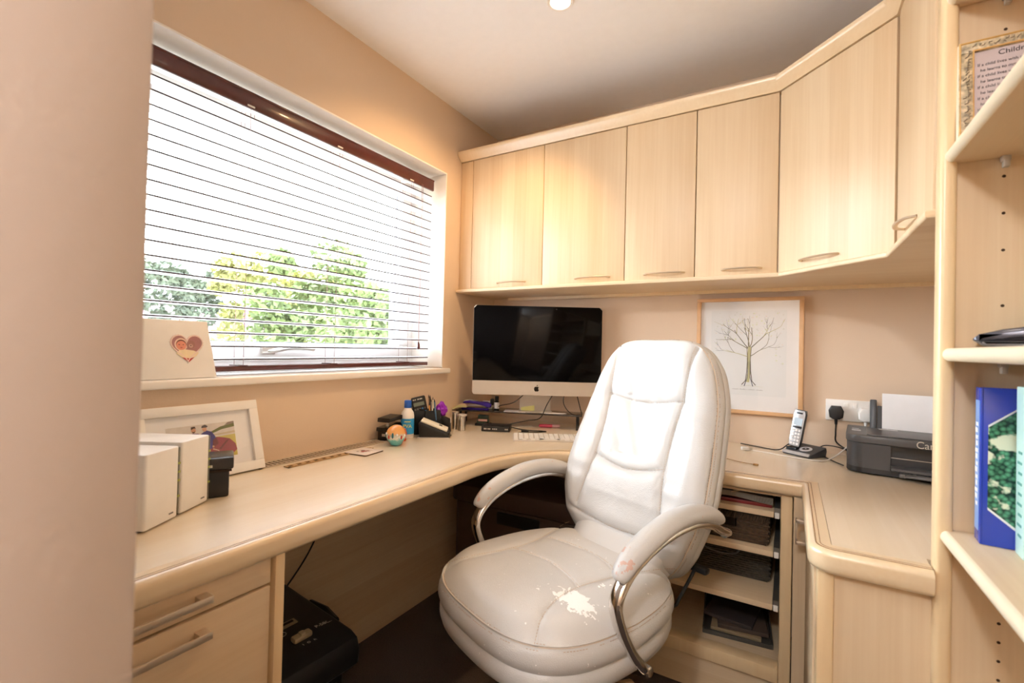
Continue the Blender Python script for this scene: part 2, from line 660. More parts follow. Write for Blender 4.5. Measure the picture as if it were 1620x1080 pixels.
hp = [(FX + 0.02, 0.98, 1.085), (FX + 0.03, 1.01, 1.088), (FX + 0.042, 1.04, 1.095), (FX + 0.045, 1.09, 1.097), (FX + 0.042, 1.15, 1.093)]
b.tube(smooth_path(hp, 5), 0.008, 8, flat=1.3)
b.box(FX + 0.013, FX + 0.028, 0.955, 1.005, 1.072, 1.1, 0.004)
b.build('window_handle', STEEL, win, label='satin metal window handle')

# ------------------------------------------------------------------ venetian blind
blind = thing('venetian_blind', 'venetian blind with mahogany headrail hanging in the window recess', 'blind', (X0 - 0.08, 1.05, WZ1 - 0.035))
BX, BY = X0 - 0.08, 1.05
def loc_(x, y, z):
    return (x - BX, y - BY, z - (WZ1 - 0.035))
YB0, YB1 = 0.38, 1.70
b = MB()
b.box(0.015, 0.028, YB0 - BY - 0.01, YB1 - BY + 0.012, -0.052, 0.0, 0.004)
b.box(0.012, 0.030, YB0 - BY - 0.01, YB1 - BY + 0.012, -0.008, 0.0, 0.003)
b.build('valance', MAHOG, blind, label='mahogany valance')
MB().box(-0.04, 0.012, YB0 - BY, YB1 - BY, -0.036, 0.0, 0.002).build('headrail', WHITEP, blind)
proto = MB()
prf = [(-0.025, -0.0012), (-0.012, 0.0006), (0, 0.0012), (0.012, 0.0006), (0.025, -0.0012)]
vs = []
for y in (YB0 - BY, YB1 - BY):
    for (x, z) in prf:
        vs.append((x, y, z + 0.0023))
    for (x, z) in prf[::-1]:
        vs.append((x, y, z - 0.0023))
n_ = len(prf) * 2
for k in range(n_):
    l = (k + 1) % n_
    proto.add([vs[k], vs[l], vs[n_ + l], vs[n_ + k]], [[0, 1, 2, 3]], 1 if k in (n_ // 2 - 1, n_ - 1) else 0)
proto.add(vs[:n_], [list(range(n_))], 1)
proto.add(vs[n_:], [list(range(n_))], 1)
zt = 1.826
sl0 = proto.build('slat', [SLATW, mat('dark_slat_edge', (50, 26, 26), .6)], blind, loc=loc_(BX, BY, zt), smooth=0)
for i in range(1, 20):
    o = sl0.copy()
    C.objects.link(o)
    o.parent = blind
    o.location = loc_(BX, BY, zt - i * 0.0402)
MB().box(-0.026, 0.026, YB0 - BY, YB1 - BY, -0.008, 0.008, 0.003).build('bottom_rail', MAHOG, blind, loc=loc_(BX, BY, 1.032), label='mahogany bottom rail')
for yy in (0.46, 0.83, 1.17, 1.56):
    b = MB()
    for xx in (-0.0262, 0.0262):
        b.tube([loc_(BX + xx, yy, 1.87), loc_(BX + xx, yy, 1.04)], 0.0009, 4)
        b.tube([loc_(BX + xx, yy + 0.012, 1.87), loc_(BX + xx, yy + 0.012, 1.80)], 0.0007, 4)
    b.build('ladder_cord', CORD, blind)
    MB().box(-0.03, 0.03, -0.012, 0.012, 0, 0.006, 0.002).build('cord_clip', WHITEP, blind, loc=loc_(BX, yy, 1.856))
    MB().box(-0.028, 0.028, -0.014, 0.014, -0.001, 0.002).build('rail_clip', MAHOG, blind, loc=loc_(BX, yy, 1.0405))
b = MB()
b.tube([loc_(BX + 0.034, 1.62, 1.86), loc_(BX + 0.034, 1.622, 1.13)], 0.001, 5)
b.tube([loc_(BX + 0.034, 1.628, 1.86), loc_(BX + 0.034, 1.624, 1.13)], 0.001, 5)
b.build('pull_cord', CORD, blind)
MB().lathe([(0.003, 0.032), (0.0065, 0.02), (0.008, 0.0), (0.002, -0.002)], loc_(BX + 0.034, 1.623, 1.10), 12).build('cord_toggle', MAHOG, blind)

# ------------------------------------------------------------------ outdoors
GRASS = mat('pale_patio_stone', (196, 192, 184), 0.9, noise=0.3, nscale=2)
struct(MB().box(-60, -1.9, -50, 50, -2.9, -2.8).build('ground_outside', GRASS), 'pale paved garden beyond the window')
BARK = mat('bark', (92, 76, 60), 0.9, noise=0.4, nscale=12)
def leafmat(name, col):
    m = mat(name, col, 0.6, noise=0.5, nscale=3)
    return m
LEAF = [leafmat('leaf_green', (122, 140, 84)), leafmat('leaf_yellow_green', (160, 160, 92)), leafmat('leaf_dark', (112, 124, 104))]
def tree(x, y, zt_, rad, leaves, lm, label, group, hz=0.55, seed=1):
    rnd = random.Random(seed)
    t = thing('garden_tree', label, 'tree', (x, y, -2.8), 0, group)
    top = zt_ + 2.8
    b = MB()
    b.tube([(0, 0, 0), (0.06, 0.03, top * .35), (0, 0, top * .6)], [0.16, 0.12, 0.05], 8)
    for k in range(7):
        a = k * 2.4
        b.tube([(0, 0, top * (.25 + .04 * k)), (math.cos(a) * rad * .5, math.sin(a) * rad * .5, top * (.55 + .04 * k))], [0.05, 0.015], 5)
    b.build('trunk', BARK, t)
    vs = []
    fs = []
    clumps = []
    for k in range(34):
        a = rnd.random() * 2 * PI
        q = math.sqrt(rnd.random()) * rad
        zz = top - rad * hz * (0.5 + rnd.random() * 2.6) * (0.55 + 0.6 * (q / rad) ** 2)
        clumps.append((q * math.cos(a), q * math.sin(a), max(zz, 0.4), rad * (0.14 + 0.16 * rnd.random())))
    for k in range(leaves):
        cx, cy, cz, cr = clumps[k % len(clumps)]
        d = Vector((rnd.gauss(0, 1), rnd.gauss(0, 1), rnd.gauss(0, 1))).normalized() * cr * (0.55 + 0.5 * rnd.random())
        c = Vector((cx, cy, cz)) + d
        u = Vector((rnd.gauss(0, 1), rnd.gauss(0, 1), rnd.gauss(0, 1))).normalized()
        v = u.orthogonal().normalized()
        s_ = 0.05 + rnd.random() * 0.05
        i = len(vs)
        vs += [c - u * s_, c + v * s_ * .5, c + u * s_, c - v * s_ * .5]
        fs.append([i, i + 1, i + 2, i + 3])
    m_ = MB()
    m_.v = [tuple(p) for p in vs]
    m_.f = fs
    m_.m = [0] * len(fs)
    m_.build('foliage', lm, t, kind='stuff', smooth=0, recalc=False)
G_T = 'garden trees outside'
tree(-6.9, 5.85, 2.85, 1.45, 9000, LEAF[0], 'tallest bright green tree seen through the right half of the window', G_T, seed=3)
tree(-9.9, 6.5, 3.0, 1.3, 7500, LEAF[1], 'yellow green tree left of the tallest tree outside', G_T, seed=5)
tree(-13.1, 5.35, 3.15, 1.15, 6500, LEAF[2], 'dull green tree farthest left outside the window', G_T, seed=8)
tree(-14.5, 13.5, 3.6, 1.9, 6000, LEAF[2], 'distant grey green tree behind the bright green trees', G_T, seed=12)
HOUSE = mat('render_pale', (228, 222, 214), 0.8)
ROOF = mat('roof_purple_brown', (128, 96, 104), 0.8, noise=0.3, nscale=2)
h = thing('house', 'pale neighbouring house with a low purple-brown roof outside', 'house', (-25, 12.2, -2.8), R(25))
MB().box(-3, 3, -3, 3, 0, 4.3).build('house_wall', HOUSE, h)
MB().prism([(-3.4, 4.3), (3.4, 4.3), (1.6, 5.6), (-1.6, 5.6)], -3.3, 3.3, 'yz').build('roof', ROOF, h)
for yy in (-1.5, 1.5):
    f = MB().box(3.0, 3.05, yy - .6, yy + .6, 2.6, 3.8).build('window', UPVC, h)
    MB().box(3.04, 3.06, yy - .5, yy + .5, 2.7, 3.7).build('pane', BLACKG, f)

# ------------------------------------------------------------------ ceiling downlights
LAMPG = mat('lamp_lens', (255, 244, 220), 0.4, emit=((255, 236, 200), 14))
for (x, y, lab) in ((-0.67, 1.385, 'round white ceiling downlight above the corner desk, glowing'), (0.0, 0.75, 'round white ceiling downlight nearest the doorway, glowing')):  # second fixture is added to go with the unseen fill spot
    t = thing('downlight', lab, 'ceiling light', (x, y, ZC), 0, 'ceiling downlights')
    MB().lathe([(0.030, -0.001), (0.034, -0.008), (0.042, -0.009), (0.046, -0.004), (0.046, 0.0)]).build('bezel', SILLM, t)
    MB().lathe([(0.0, -0.004), (0.029, -0.004), (0.029, 0.0)]).build('lens', LAMPG, t)

# ------------------------------------------------------------------ desk: worktop with solid lipping
ZD = 0.74
curve = []
ctrl = [(-0.86, 1.12), (-0.86, 1.28), (-0.835, 1.40), (-0.775, 1.51), (-0.68, 1.59), (-0.56, 1.622), (-0.40, 1.622)]
curve = [(p.x, p.y) for p in smooth_path([(a, c, 0) for a, c in ctrl], 7)]
front = [(-0.86, 0.166)] + curve + [(0.035, 1.622), (0.035, 1.140)]
rc = 0.045
endc = [(0.035 + rc - rc * math.cos(a), 1.140 - rc * math.sin(a)) for a in [R(q) for q in range(15, 91, 15)]]
front += endc + [(0.225, 1.095)]
wt = thing('corner_worktop', 'continuous pale maple worktop running along the window, back wall and right side', 'desk', (0, 0, 0))
LW = 0.042
def offset(path, d):
    out = []
    n = len(path)
    for i in range(n):
        p = Vector(path[i])
        d1 = (Vector(path[i]) - Vector(path[i - 1])).normalized() if i > 0 else None
        d2 = (Vector(path[i + 1]) - Vector(path[i])).normalized() if i < n - 1 else None
        d1 = d1 or d2
        d2 = d2 or d1
        n1 = Vector((d1.y, -d1.x))
        n2 = Vector((d2.y, -d2.x))
        m_ = (n1 + n2).normalized()
        k = 1 / max(0.4, m_.dot(n1))
        out.append((p.x + m_.x * d * k, p.y + m_.y * d * k))
    return out
inner = offset(front, -LW)
inner2 = [p for p in inner]
board_out = inner2 + [(0.226, 1.165), (X1 - 0.002, 1.165), (X1 - 0.002, Y0 - 0.002), (X0 + 0.002, Y0 - 0.002), (X0 + 0.002, 0.166)]
# drop near-duplicate end points of the rounded corner
cl = []
for p in board_out:
    if not cl or (Vector(p) - Vector(cl[-1])).length > 0.002:
        cl.append(p)
MB().prism(cl, ZD - 0.028, ZD - 0.0006, 'xy').build('desk_board', WTOP, wt)
prof = [(-LW + 0.0008, ZD)]
prof += [(-0.016, ZD), (-0.0155, ZD - 0.0012), (-0.0145, ZD - 0.0012), (-0.014, ZD)]
prof += [(-0.012 + 0.012 * math.sin(R(a)), ZD - 0.012 + 0.012 * math.cos(R(a)) - 0.0002) for a in (15, 35, 55, 75, 90)]
prof += [(0.0, ZD - 0.026)] + [(-0.014 + 0.014 * math.cos(R(a)), ZD - 0.032 - 0.014 * math.sin(R(a))) for a in (20, 45, 70, 90)]
prof += [(-LW + 0.0008, ZD - 0.046)]
# front path runs so that the room is on its right-hand side
MB().sweep(front, prof).build('front_lipping', LIP, wt, label='rounded solid maple front edge', smooth=50)
LINE = mat('brown_joint_line', (150, 108, 66), .5)
for o_ in (-0.0165, -0.0235):
    MB().sweep(front, [(o_, ZD - .0004), (o_ + .0014, ZD - .0004), (o_ + .0014, ZD + .0003), (o_, ZD + .0003)]).build('inlay_line', LINE, wt, smooth=0)
# ventilation grilles let into the top near the window wall
GR = mat('grille_metal', (186, 170, 150), 0.45)
GRB = mat('grille_brass', (176, 140, 92), 0.45)
def grille(x0, x1, y0, y1, pitch, m_, label):
    t = thing('desk_grille', label, 'vent grille', ((x0 + x1) / 2, (y0 + y1) / 2, ZD), 0, 'vent grilles in the desk top')
    hx, hy = (x1 - x0) / 2, (y1 - y0) / 2
    b = MB()
    b.box(-hx, hx, -hy, -hy + 0.006, 0.0, 0.003)
    b.box(-hx, hx, hy - 0.006, hy, 0.0, 0.003)
    b.box(-hx, -hx + 0.004, -hy, hy, 0.0, 0.003)
    b.box(hx - 0.004, hx, -hy, hy, 0.0, 0.003)
    b.build('grille_frame', m_, t)
    MB().box(-hx + 0.003, hx - 0.003, -hy + 0.004, hy - 0.004, 0.0, 0.0006).build('slot_shadow', DARK, t)
    b = MB()
    y = -hy + 0.006 + pitch / 2
    while y < hy - 0.006:
        b.box(-hx + 0.003, hx - 0.003, y, y + pitch * .5, 0.0006, 0.0028)
        y += pitch
    b.build('grille_bars', m_, t, kind='stuff')
grille(-1.398, -1.343, 0.815, 1.36, 0.015, GR, 'long silver vent grille nearest the wall in the desk top')
grille(-1.312, -1.288, 0.87, 1.20, 0.030, GRB, 'short brass vent grille in front of the long one')

# ------------------------------------------------------------------ drawers under the window desk
dr = thing('drawer_unit', 'maple drawer pedestal under the left end of the window desk', 'drawers', (-0.86, 0.37, 0))
def dl(x0, x1, y0, y1, z0, z1, bev=0, m_=None, name='panel', par=None, **k):
    return MB().box(x0 + 0.86, x1 + 0.86, y0 - 0.37, y1 - 0.37, z0, z1, bev).build(name, m_ or WZY, par or dr, **k)
dl(-1.38, -0.872, 0.568, 0.588, 0, 0.694, 0.002, LIPZ, 'side_panel')
dl(-1.38, -0.90, 0.17, 0.188, 0, 0.694, 0, WZY, 'side_panel')
dl(-1.38, -1.362, 0.188, 0.568, 0.06, 0.694, 0, WZY, 'back_panel')
dl(-1.362, -0.92, 0.188, 0.568, 0.0, 0.06, 0, WYZ, 'plinth')
for (z0, z1, hz) in ((0.645, 0.692, 0.668), (0.645, 0.693, 0.6)):
    pass
def handle_bar(par, y0, y1, z, x, m_=NICKEL):
    """flat strap handle standing off a front that faces +x"""
    b = MB()
    b.box(x + 0.021, x + 0.0245, y0, y1, z - 0.0065, z + 0.0065, 0.001)
    for yy in (y0, y1 - 0.02):
        b.box(x, x + 0.024, yy + 0.0, yy + 0.020, z - 0.0065, z + 0.0065, 0.002)
    return b.build('handle', m_, par, label='flat satin nickel bar handle')
d1 = dl(-0.90, -0.878, 0.19, 0.562, 0.642, 0.692, 0.003, WYZ, 'drawer')
d2 = dl(-0.90, -0.878, 0.19, 0.562, 0.33, 0.637, 0.003, WYZ, 'drawer')
d3 = dl(-0.90, -0.878, 0.19, 0.562, 0.065, 0.325, 0.003, WYZ, 'drawer')
for d_, z in ((d1, 0.670), (d2, 0.608), (d3, 0.29)):
    handle_bar(d_, 0.24 - 0.37, 0.443 - 0.37, z, -0.878 + 0.86)
# modesty panel along the wall below the window desk
tag(MB().box(-0.008, 0.008, -0.70, 0.70, 0, 0.694).build('modesty_panel', WYZ, loc=(-1.375, 1.29, 0)), 'maple back panel in the knee space below the window desk', 'panel')

# ------------------------------------------------------------------ shredder
sh = thing('paper_shredder', 'black paper shredder on the carpet beside the drawers', 'shredder', (-1.15, 0.742, 0), R(-3))
b = MB()
b.prism([(-0.17, -0.115), (0.16, -0.115), (0.16, 0.115), (-0.17, 0.115)], 0.0, 0.27, 'xy', vb=0.025)
b.build('waste_bin', BLACKP, sh)
hd = [(-0.185, 0.27), (0.168, 0.27), (0.188, 0.29), (0.19, 0.325), (0.178, 0.352), (0.15, 0.364), (-0.16, 0.388), (-0.185, 0.375)]
b = MB()
b.prism(hd, -0.135, 0.135, 'xz', bev=0.012, seg=3)
b.build('shredder_head', BLACKP, sh)
sl = 0.024 / 0.31
def hz_(x):
    return 0.364 + (0.15 - x) * sl
b = MB()
b.obox((0.02, -0.03, hz_(0.02) + 0.0005), (0.022, 0.17, 0.004), (0, sl, 0), 0.001)
b.build('feed_slot', mat('slot_trim', (150, 138, 108), 0.4, metal=.3), sh)
MB().obox((0.018, -0.03, hz_(0.018) + 0.002), (0.008, 0.155, 0.003), (0, sl, 0)).build('slot_opening', DARK, sh)
b = MB()
b.obox((0.095, 0.025, hz_(0.095) + 0.006), (0.022, 0.05, 0.014), (0, sl, 0), 0.005)
b.box(0.088, 0.105, 0.018, 0.032, hz_(0.095) + 0.008, hz_(0.095) + 0.018, 0.003)
b.build('power_switch', mat('champagne_plastic', (196, 180, 150), 0.3, metal=.5), sh)
SILK = mat('silver_print', (205, 200, 190), 0.5)
text('lettering', 'P-58Cs', 0.017, SILK, sh, (0.085, 0.094, hz_(0.085) + 0.0012), (0, sl, R(90)), 0.0002)
text('lettering', 'I   O   R', 0.011, SILK, sh, (0.122, 0.03, hz_(0.122) + 0.0012), (0, sl, R(90)), 0.0002)
b = MB()
b.tube([(0.048 + .010 * math.cos(a), 0.0 + .010 * math.sin(a), hz_(0.05) + 0.0015) for a in [k * PI / 8 for k in range(16)]], 0.0006, 4, closed=True)
b.tube([(0.044, -0.02, hz_(0.05) + 0.0015), (0.044, -0.045, hz_(0.05) + 0.0015)], 0.0006, 4)
b.build('printed_symbols', SILK, sh)
MB().prism([(-0.09, 0.09), (0.09, 0.09), (0.105, 0.235), (-0.105, 0.235)], 0.160, 0.166, 'yz', bev=0.002).build('viewing_window', mat('clear_grey_window', (150, 146, 136), 0.15), sh)
b = MB()
b.tube([(0.08, 0.135, 0.355), (0.02, 0.145, 0.36), (-0.04, 0.135, 0.365)], 0.011, 8)
b.build('carry_grip', BLACKP, sh)
CABLE = mat('black_cable', (18, 17, 17), 0.5)
WCABLE = mat('white_cable', (232, 224, 214), 0.5)
def cable(name, pts, r, m_, label, n=8, cat='cable'):
    o = MB().tube(smooth_path(pts, n), r, 7).build(name, m_)
    return tag(o, label, cat)
cable('power_cable', [(-1.32, 0.86, 0.34), (-1.335, 0.92, 0.37), (-1.345, 0.995, 0.44), (-1.352, 1.045, 0.53), (-1.352, 1.065, 0.70)], 0.0028, CABLE, 'black cable rising behind the shredder to the desk')

# ------------------------------------------------------------------ open shelf unit under the back desk
su = thing('shelf_unit', 'open maple shelf unit under the back desk, right of the chair', 'shelves', (-0.25, 1.9, 0))
def sb(x0, x1, y0, y1, z0, z1, name, m_, bev=0, par=None):
    return MB().box(x0 + 0.25, x1 + 0.25, y0 - 1.9, y1 - 1.9, z0, z1, bev).build(name, m_, par or su)
sb(-0.018, 0.014, 1.645, 1.70, 0.0, 0.694, 'side_post', LIPZ, 0.006)
sb(-0.018, 0.006, 1.70, Y0 - .01, 0.0, 0.694, 'side_panel', WZY)
sb(-0.60, -0.578, 1.66, Y0 - .01, 0.0, 0.694, 'side_panel', WZY)
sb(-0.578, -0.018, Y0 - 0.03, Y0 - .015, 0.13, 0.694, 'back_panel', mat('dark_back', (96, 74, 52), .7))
sb(-0.578, -0.018, 1.70, Y0 - .03, 0.135, 0.155, 'shelf', WX)
sb(-0.60, -0.018, 1.648, 1.70, 0.118, 0.162, 'bottom_rail', LIPZ, 0.004)
sb(-0.60, -0.018, 1.675, 1.70, 0.0, 0.118, 'plinth', WXZ)
sb(-0.578, -0.018, 1.652, 1.70, 0.683, 0.694, 'top_rail', WX)
RAILM = mat('runner_metal', (150, 148, 142), 0.35, metal=.8)
for (z, yf) in ((0.610, 1.67), (0.492, 1.66), (0.332, 1.655)):
    s_ = sb(-0.565, -0.036, yf, Y0 - .05, z, z + 0.018, 'shelf', WX, 0.001)
    MB().box(-0.035 + .25, -0.019 + .25, yf + 0.005 - 1.9, Y0 - .06 - 1.9, z + 0.002, z + 0.03).build('runner', RAILM, s_)
    MB().box(-0.034 + .25, -0.021 + .25, yf + 0.001 - 1.9, yf + .010 - 1.9, z - 0.002, z + 0.016, .002).build('runner_cap', WHITEP, s_)

# wicker baskets
WICK = mat('dark_wicker', (84, 64, 44), 0.75, noise=0.5, nscale=90)
WICK2 = mat('grey_wicker', (78, 70, 58), 0.75, noise=0.5, nscale=90)
def basket(x0, x1, y0, y1, z0, z1, m_, label, slot):
    t = thing('wicker_basket', label, 'basket', ((x0 + x1) / 2, (y0 + y1) / 2, z0), 0, 'wicker baskets on the shelves')
    hx, hy, H_ = (x1 - x0) / 2, (y1 - y0) / 2, z1 - z0
    MB().box(-hx + .004, hx - .004, -hy + .004, hy - .004, 0.0, 0.006).build('basket_floor', m_, t)
    rows = int(H_ / 0.0085)
    b = MB()
    nx = int(2 * hx / 0.011)
    for r_ in range(rows):
        z = 0.006 + (r_ + .5) * (H_ - .012) / rows
        for (ax, sg) in (('x', -1), ('x', 1), ('y', -1), ('y', 1)):
            if ax == 'x':
                pts = [(-hx + 2 * hx * k / nx, sg * hy + 0.0022 * (1 if (k + r_) % 2 else -1), z + random.uniform(-.0008, .0008)) for k in range(nx + 1)]
                if sg == -1 and slot and slot[2] < z < slot[3]:
                    pl = [p for p in pts if p[0] < slot[0]]
                    pr = [p for p in pts if p[0] > slot[1]]
                    for q in (pl, pr):
                        if len(q) > 1:
                            b.tube(q, 0.0040, 5)
                    continue
            else:
                m2 = int(2 * hy / 0.02)
                pts = [(sg * hx + 0.002 * (1 if (k + r_) % 2 else -1), -hy + 2 * hy * k / m2, z) for k in range(m2 + 1)]
            b.tube(pts, 0.0040, 5)
    b.build('weave', m_, t, kind='stuff', smooth=60)
    b = MB()
    b.tube([(-hx, -hy, H_), (hx, -hy, H_), (hx, hy, H_), (-hx, hy, H_)], 0.006, 6, closed=True)
    for k in range(nx * 2):
        x = -hx + 2 * hx * (k + .5) / (nx * 2)
        b.tube([(x - .002, -hy - .005, H_ - .014), (x + .002, -hy - .006, H_ + .002), (x + .002, -hy + .004, H_ + .006)], 0.0022, 4)
    b.build('rim', m_, t, smooth=60)
    return t
basket(-0.34, -0.052, 1.69, 2.06, 0.510, 0.597, WICK, 'dark brown wicker basket with a slot handle on the upper shelf', (-0.09, 0.045, 0.047, 0.072))
MB().box(-0.285, -0.147, 1.70, 1.712, 0.552, 0.585).build('basket_lining', DARK, None)  # dark sheet cut to the slot, stands in for the shade inside
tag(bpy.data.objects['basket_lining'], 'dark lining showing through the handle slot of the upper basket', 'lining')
bk = basket(-0.34, -0.05, 1.80, 2.08, 0.350, 0.462, WICK2, 'greyish wicker basket with a metal handle on the lower shelf', None)
b = MB()
b.tube(smooth_path([(-0.075, -0.146, 0.088), (-0.04, -0.153, 0.078), (0.0, -0.155, 0.074), (0.04, -0.153, 0.079), (0.055, -0.146, 0.09)], 4), 0.0028, 6, flat=1.5)
b.build('basket_handle', GREYM, bk, label='curved metal handle')

# magazines on the top shelf
MAGA = [mat('magazine_red', (120, 26, 28), .4), mat('magazine_tan', (176, 150, 116), .6), mat('magazine_grey', (120, 112, 100), .6)]
tag(MB().box(-0.17, 0.17, -0.10, 0.14, 0, 0.012, 0.002).build('folder', MAGA[0], loc=(-0.215, 1.80, 0.628), rot=(0, 0, R(2))), 'red folder lying flat on the top shelf below the rolled magazines', 'folder')
def magazine(loc, rz, sag, col, label):
    t = MB()
    ns = 16
    for k in range(5):
        pts = []
        for i in range(ns + 1):
            u = i / ns
            pts.append((-.10 + .2 * u, 0.004 * k + sag * math.sin(u * PI * 1.4) * (1 - .1 * k)))
        poly = pts + [(x, z + 0.0034) for x, z in pts[::-1]]
        t.prism(poly, -0.09, 0.10, 'xz')
    o = t.build('magazine', col, loc=loc, rot=(0, 0, rz), smooth=30)
    return tag(o, label, 'magazine', 'magazines on the top shelf')
magazine((-0.145, 1.775, 0.647), R(4), 0.006, MAGA[2], 'grey tan magazine lying wavy on the top shelf')
b = MB()
b.tube([(-.1 + .2 * k / 8, 0, 0) for k in range(9)], 0.001, 4)
curl = []
for k in range(15):
    a = R(-90 + 15 * k)
    curl.append((-0.04 + 0.022 * math.cos(a) + 0.0, 0.017 + 0.011 * math.sin(a)))
poly = [(-0.14, 0.026), (-0.09, 0.030)] + curl[::-1][:14] + [(x * .86 - .006, .0017 + z * .86) for x, z in curl[:14]] + [(-0.09, 0.024), (-0.14, 0.020)]
b = MB()
pl = smooth_path([(-0.15, 0, 0.024), (-0.10, 0, 0.029), (-0.05, 0, 0.029), (-0.025, 0, 0.018), (-0.05, 0, 0.006), (-0.09, 0, 0.004)], 6)
nrm = [(p.x, p.z) for p in pl]
thick = []
for i, p in enumerate(nrm):
    q0 = Vector(nrm[max(i - 1, 0)])
    q1 = Vector(nrm[min(i + 1, len(nrm) - 1)])
    d_ = (q1 - q0).normalized()
    thick.append((p[0] + d_.y * -0.004, p[1] + d_.x * 0.004))
b.prism(nrm + thick[::-1], -0.09, 0.10, 'xz')
tag(b.build('magazine', MAGA[1], loc=(-0.10, 1.77, 0.663), rot=(0, 0, R(-4)), smooth=60), 'tan magazine curled over on itself on the top shelf', 'magazine', 'magazines on the top shelf')

# tray of papers on the bottom shelf
TR = mat('smoked_plastic', (70, 66, 60), 0.3)
t = thing('letter_tray', 'dark plastic tray of papers on the bottom shelf', 'tray', (-0.15, 1.90, 0.155), R(6))
b = MB()
b.box(-0.11, 0.10, -0.15, 0.15, 0, 0.004)
b.prism([(-0.15, 0.0), (0.15, 0.0), (0.15, 0.07), (0.06, 0.07), (-0.02, 0.03), (-0.15, 0.018)], -0.112, -0.108, 'yz', bev=.001)
b.prism([(-0.15, 0.0), (0.15, 0.0), (0.15, 0.07), (0.06, 0.07), (-0.02, 0.03), (-0.15, 0.018)], 0.098, 0.102, 'yz', bev=.001)
b.box(-0.11, 0.10, -0.152, -0.148, 0, 0.014, 0.001)
b.box(-0.11, 0.10, 0.148, 0.152, 0, 0.07, 0.001)
b.build('tray_shell', TR, t)
for i, (z, th, col, rz, dx, lab) in enumerate(((0.160, .010, (150, 128, 96), 3, 0, 'buff papers at the bottom of the tray on the lowest shelf'), (0.171, .014, (74, 60, 50), 9, .008, 'brown folder above the buff papers in the tray'), (0.186, .012, (52, 44, 42), -8, -.004, 'dark booklet on top of the papers in the tray'))):
    tag(MB().box(-0.08, 0.075, -0.13, 0.12, 0, th, .001).build('document', mat('document_%s' % 'abc'[i], col, .6), loc=(-0.15 + dx, 1.9 + .01 * i, z), rot=(0, 0, R(rz))), lab, 'papers', 'papers in the shelf tray')

# ------------------------------------------------------------------ base cabinet on the right, with end panel
bc = thing('base_cabinet', 'maple base cabinet under the right end of the worktop', 'cabinet', (0.3, 1.4, 0))
def cb(x0, x1, y0, y1, z0, z1, name, m_, bev=0, par=None, **k):
    return MB().box(x0 - .3, x1 - .3, y0 - 1.4, y1 - 1.4, z0, z1, bev).build(name, m_, par or bc, **k)
cb(0.078, X1 - .005, 1.130, 1.150, 0, 0.694, 'end_panel', WZ)
cb(0.052, 0.082, 1.122, 1.152, 0, 0.694, 'corner_post', LIPZ, 0.008)
cb(0.06, X1 - .005, 1.152, 1.640, 0.08, 0.10, 'base_board', WY)
cb(0.09, X1 - .005, 1.152, 1.640, 0.0, 0.08, 'plinth', WYZ)
cb(0.016, 0.058, 1.632, 1.652, 0, 0.694, 'filler_strip', WZ)
d_ = cb(0.048, 0.068, 1.156, 1.622, 0.10, 0.690, 'door', WZY, .002)
b = MB()
b.box(0.020 - .3, 0.024 - .3, 1.545 - 1.4, 1.565 - 1.4, 0.585, 0.655, 0.001)
for zz in (0.585, 0.645):
    b.box(0.020 - .3, 0.048 - .3, 1.545 - 1.4, 1.565 - 1.4, zz, zz + .010, 0.001)
b.build('handle', NICKEL, d_, label='satin nickel handle')

# ------------------------------------------------------------------ storage chest in the dark corner under the desk
CH = mat('brown_plastic', (84, 64, 54), 0.45)
ct = thing('storage_chest', 'dark brown plastic storage chest under the corner of the desk behind the chair', 'storage box', (-0.98, 1.93, 0), R(2))
MB().prism([(-0.33, -0.21), (0.33, -0.21), (0.33, 0.2), (-0.33, 0.2)], 0.0, 0.42, 'xy', vb=.03, bev=.006).build('chest_body', CH, ct)
MB().prism([(-0.345, -0.225), (0.345, -0.225), (0.345, 0.215), (-0.345, 0.215)], 0.425, 0.50, 'xy', vb=.035, bev=.01).build('chest_lid', CH, ct)
MB().box(-0.10, 0.10, -0.222, -0.208, 0.36, 0.41, .004).build('latch', BLACKP, ct)

# ------------------------------------------------------------------ wall cabinets
FC = 1.85     # plane of the door faces on the back wall
XC = 0.236    # plane of the door faces on the right run
A_ = (-0.042, FC)
B_ = (XC, 1.575)
wc = thing('wall_cabinet', 'maple wall cabinet run under one cornice along the back wall and round the corner', 'cabinet', (0, 0, 1.38))
def wl(x0, x1, y0, y1, z0, z1, name, m_, bev=0, par=None, **k):
    return MB().box(x0, x1, y0, y1, z0 - 1.38, z1 - 1.38, bev).build(name, m_, par or wc, **k)
ZB, ZT = 1.398, 2.026
# bottom board follows the fronts
bot = [(X0 + .002, FC - 0.022), (A_[0] + .003, FC - 0.022), (XC - 0.022, 1.562), (XC - 0.022, 1.146), (X1 - .004, 1.146), (X1 - .004, Y0 - .004), (X0 + .002, Y0 - .004)]
MB().prism(bot, 0.0, 0.016, 'xy', bev=0.005, seg=3).build('bottom_board', WX, wc)
MB().box(X0 + .12, X1 - .004, Y0 - .05, Y0 - .03, -0.014, 0.0).build('back_rail', LIPZ, wc)
MB().prism([(p[0], p[1]) for p in [(X0 + .004, FC + .024), (A_[0] + .01, FC + .024), (XC + .024, 1.585), (XC + .024, 1.15), (X1 - .004, 1.15), (X1 - .004, Y0 - .004), (X0 + .004, Y0 - .004)]], 0.018, 0.645, 'xy').build('carcass', WZ, wc)
wl(X0 + .002, -1.347, FC + .002, FC + .024, ZB, ZT, 'filler_strip', WZ, .001)
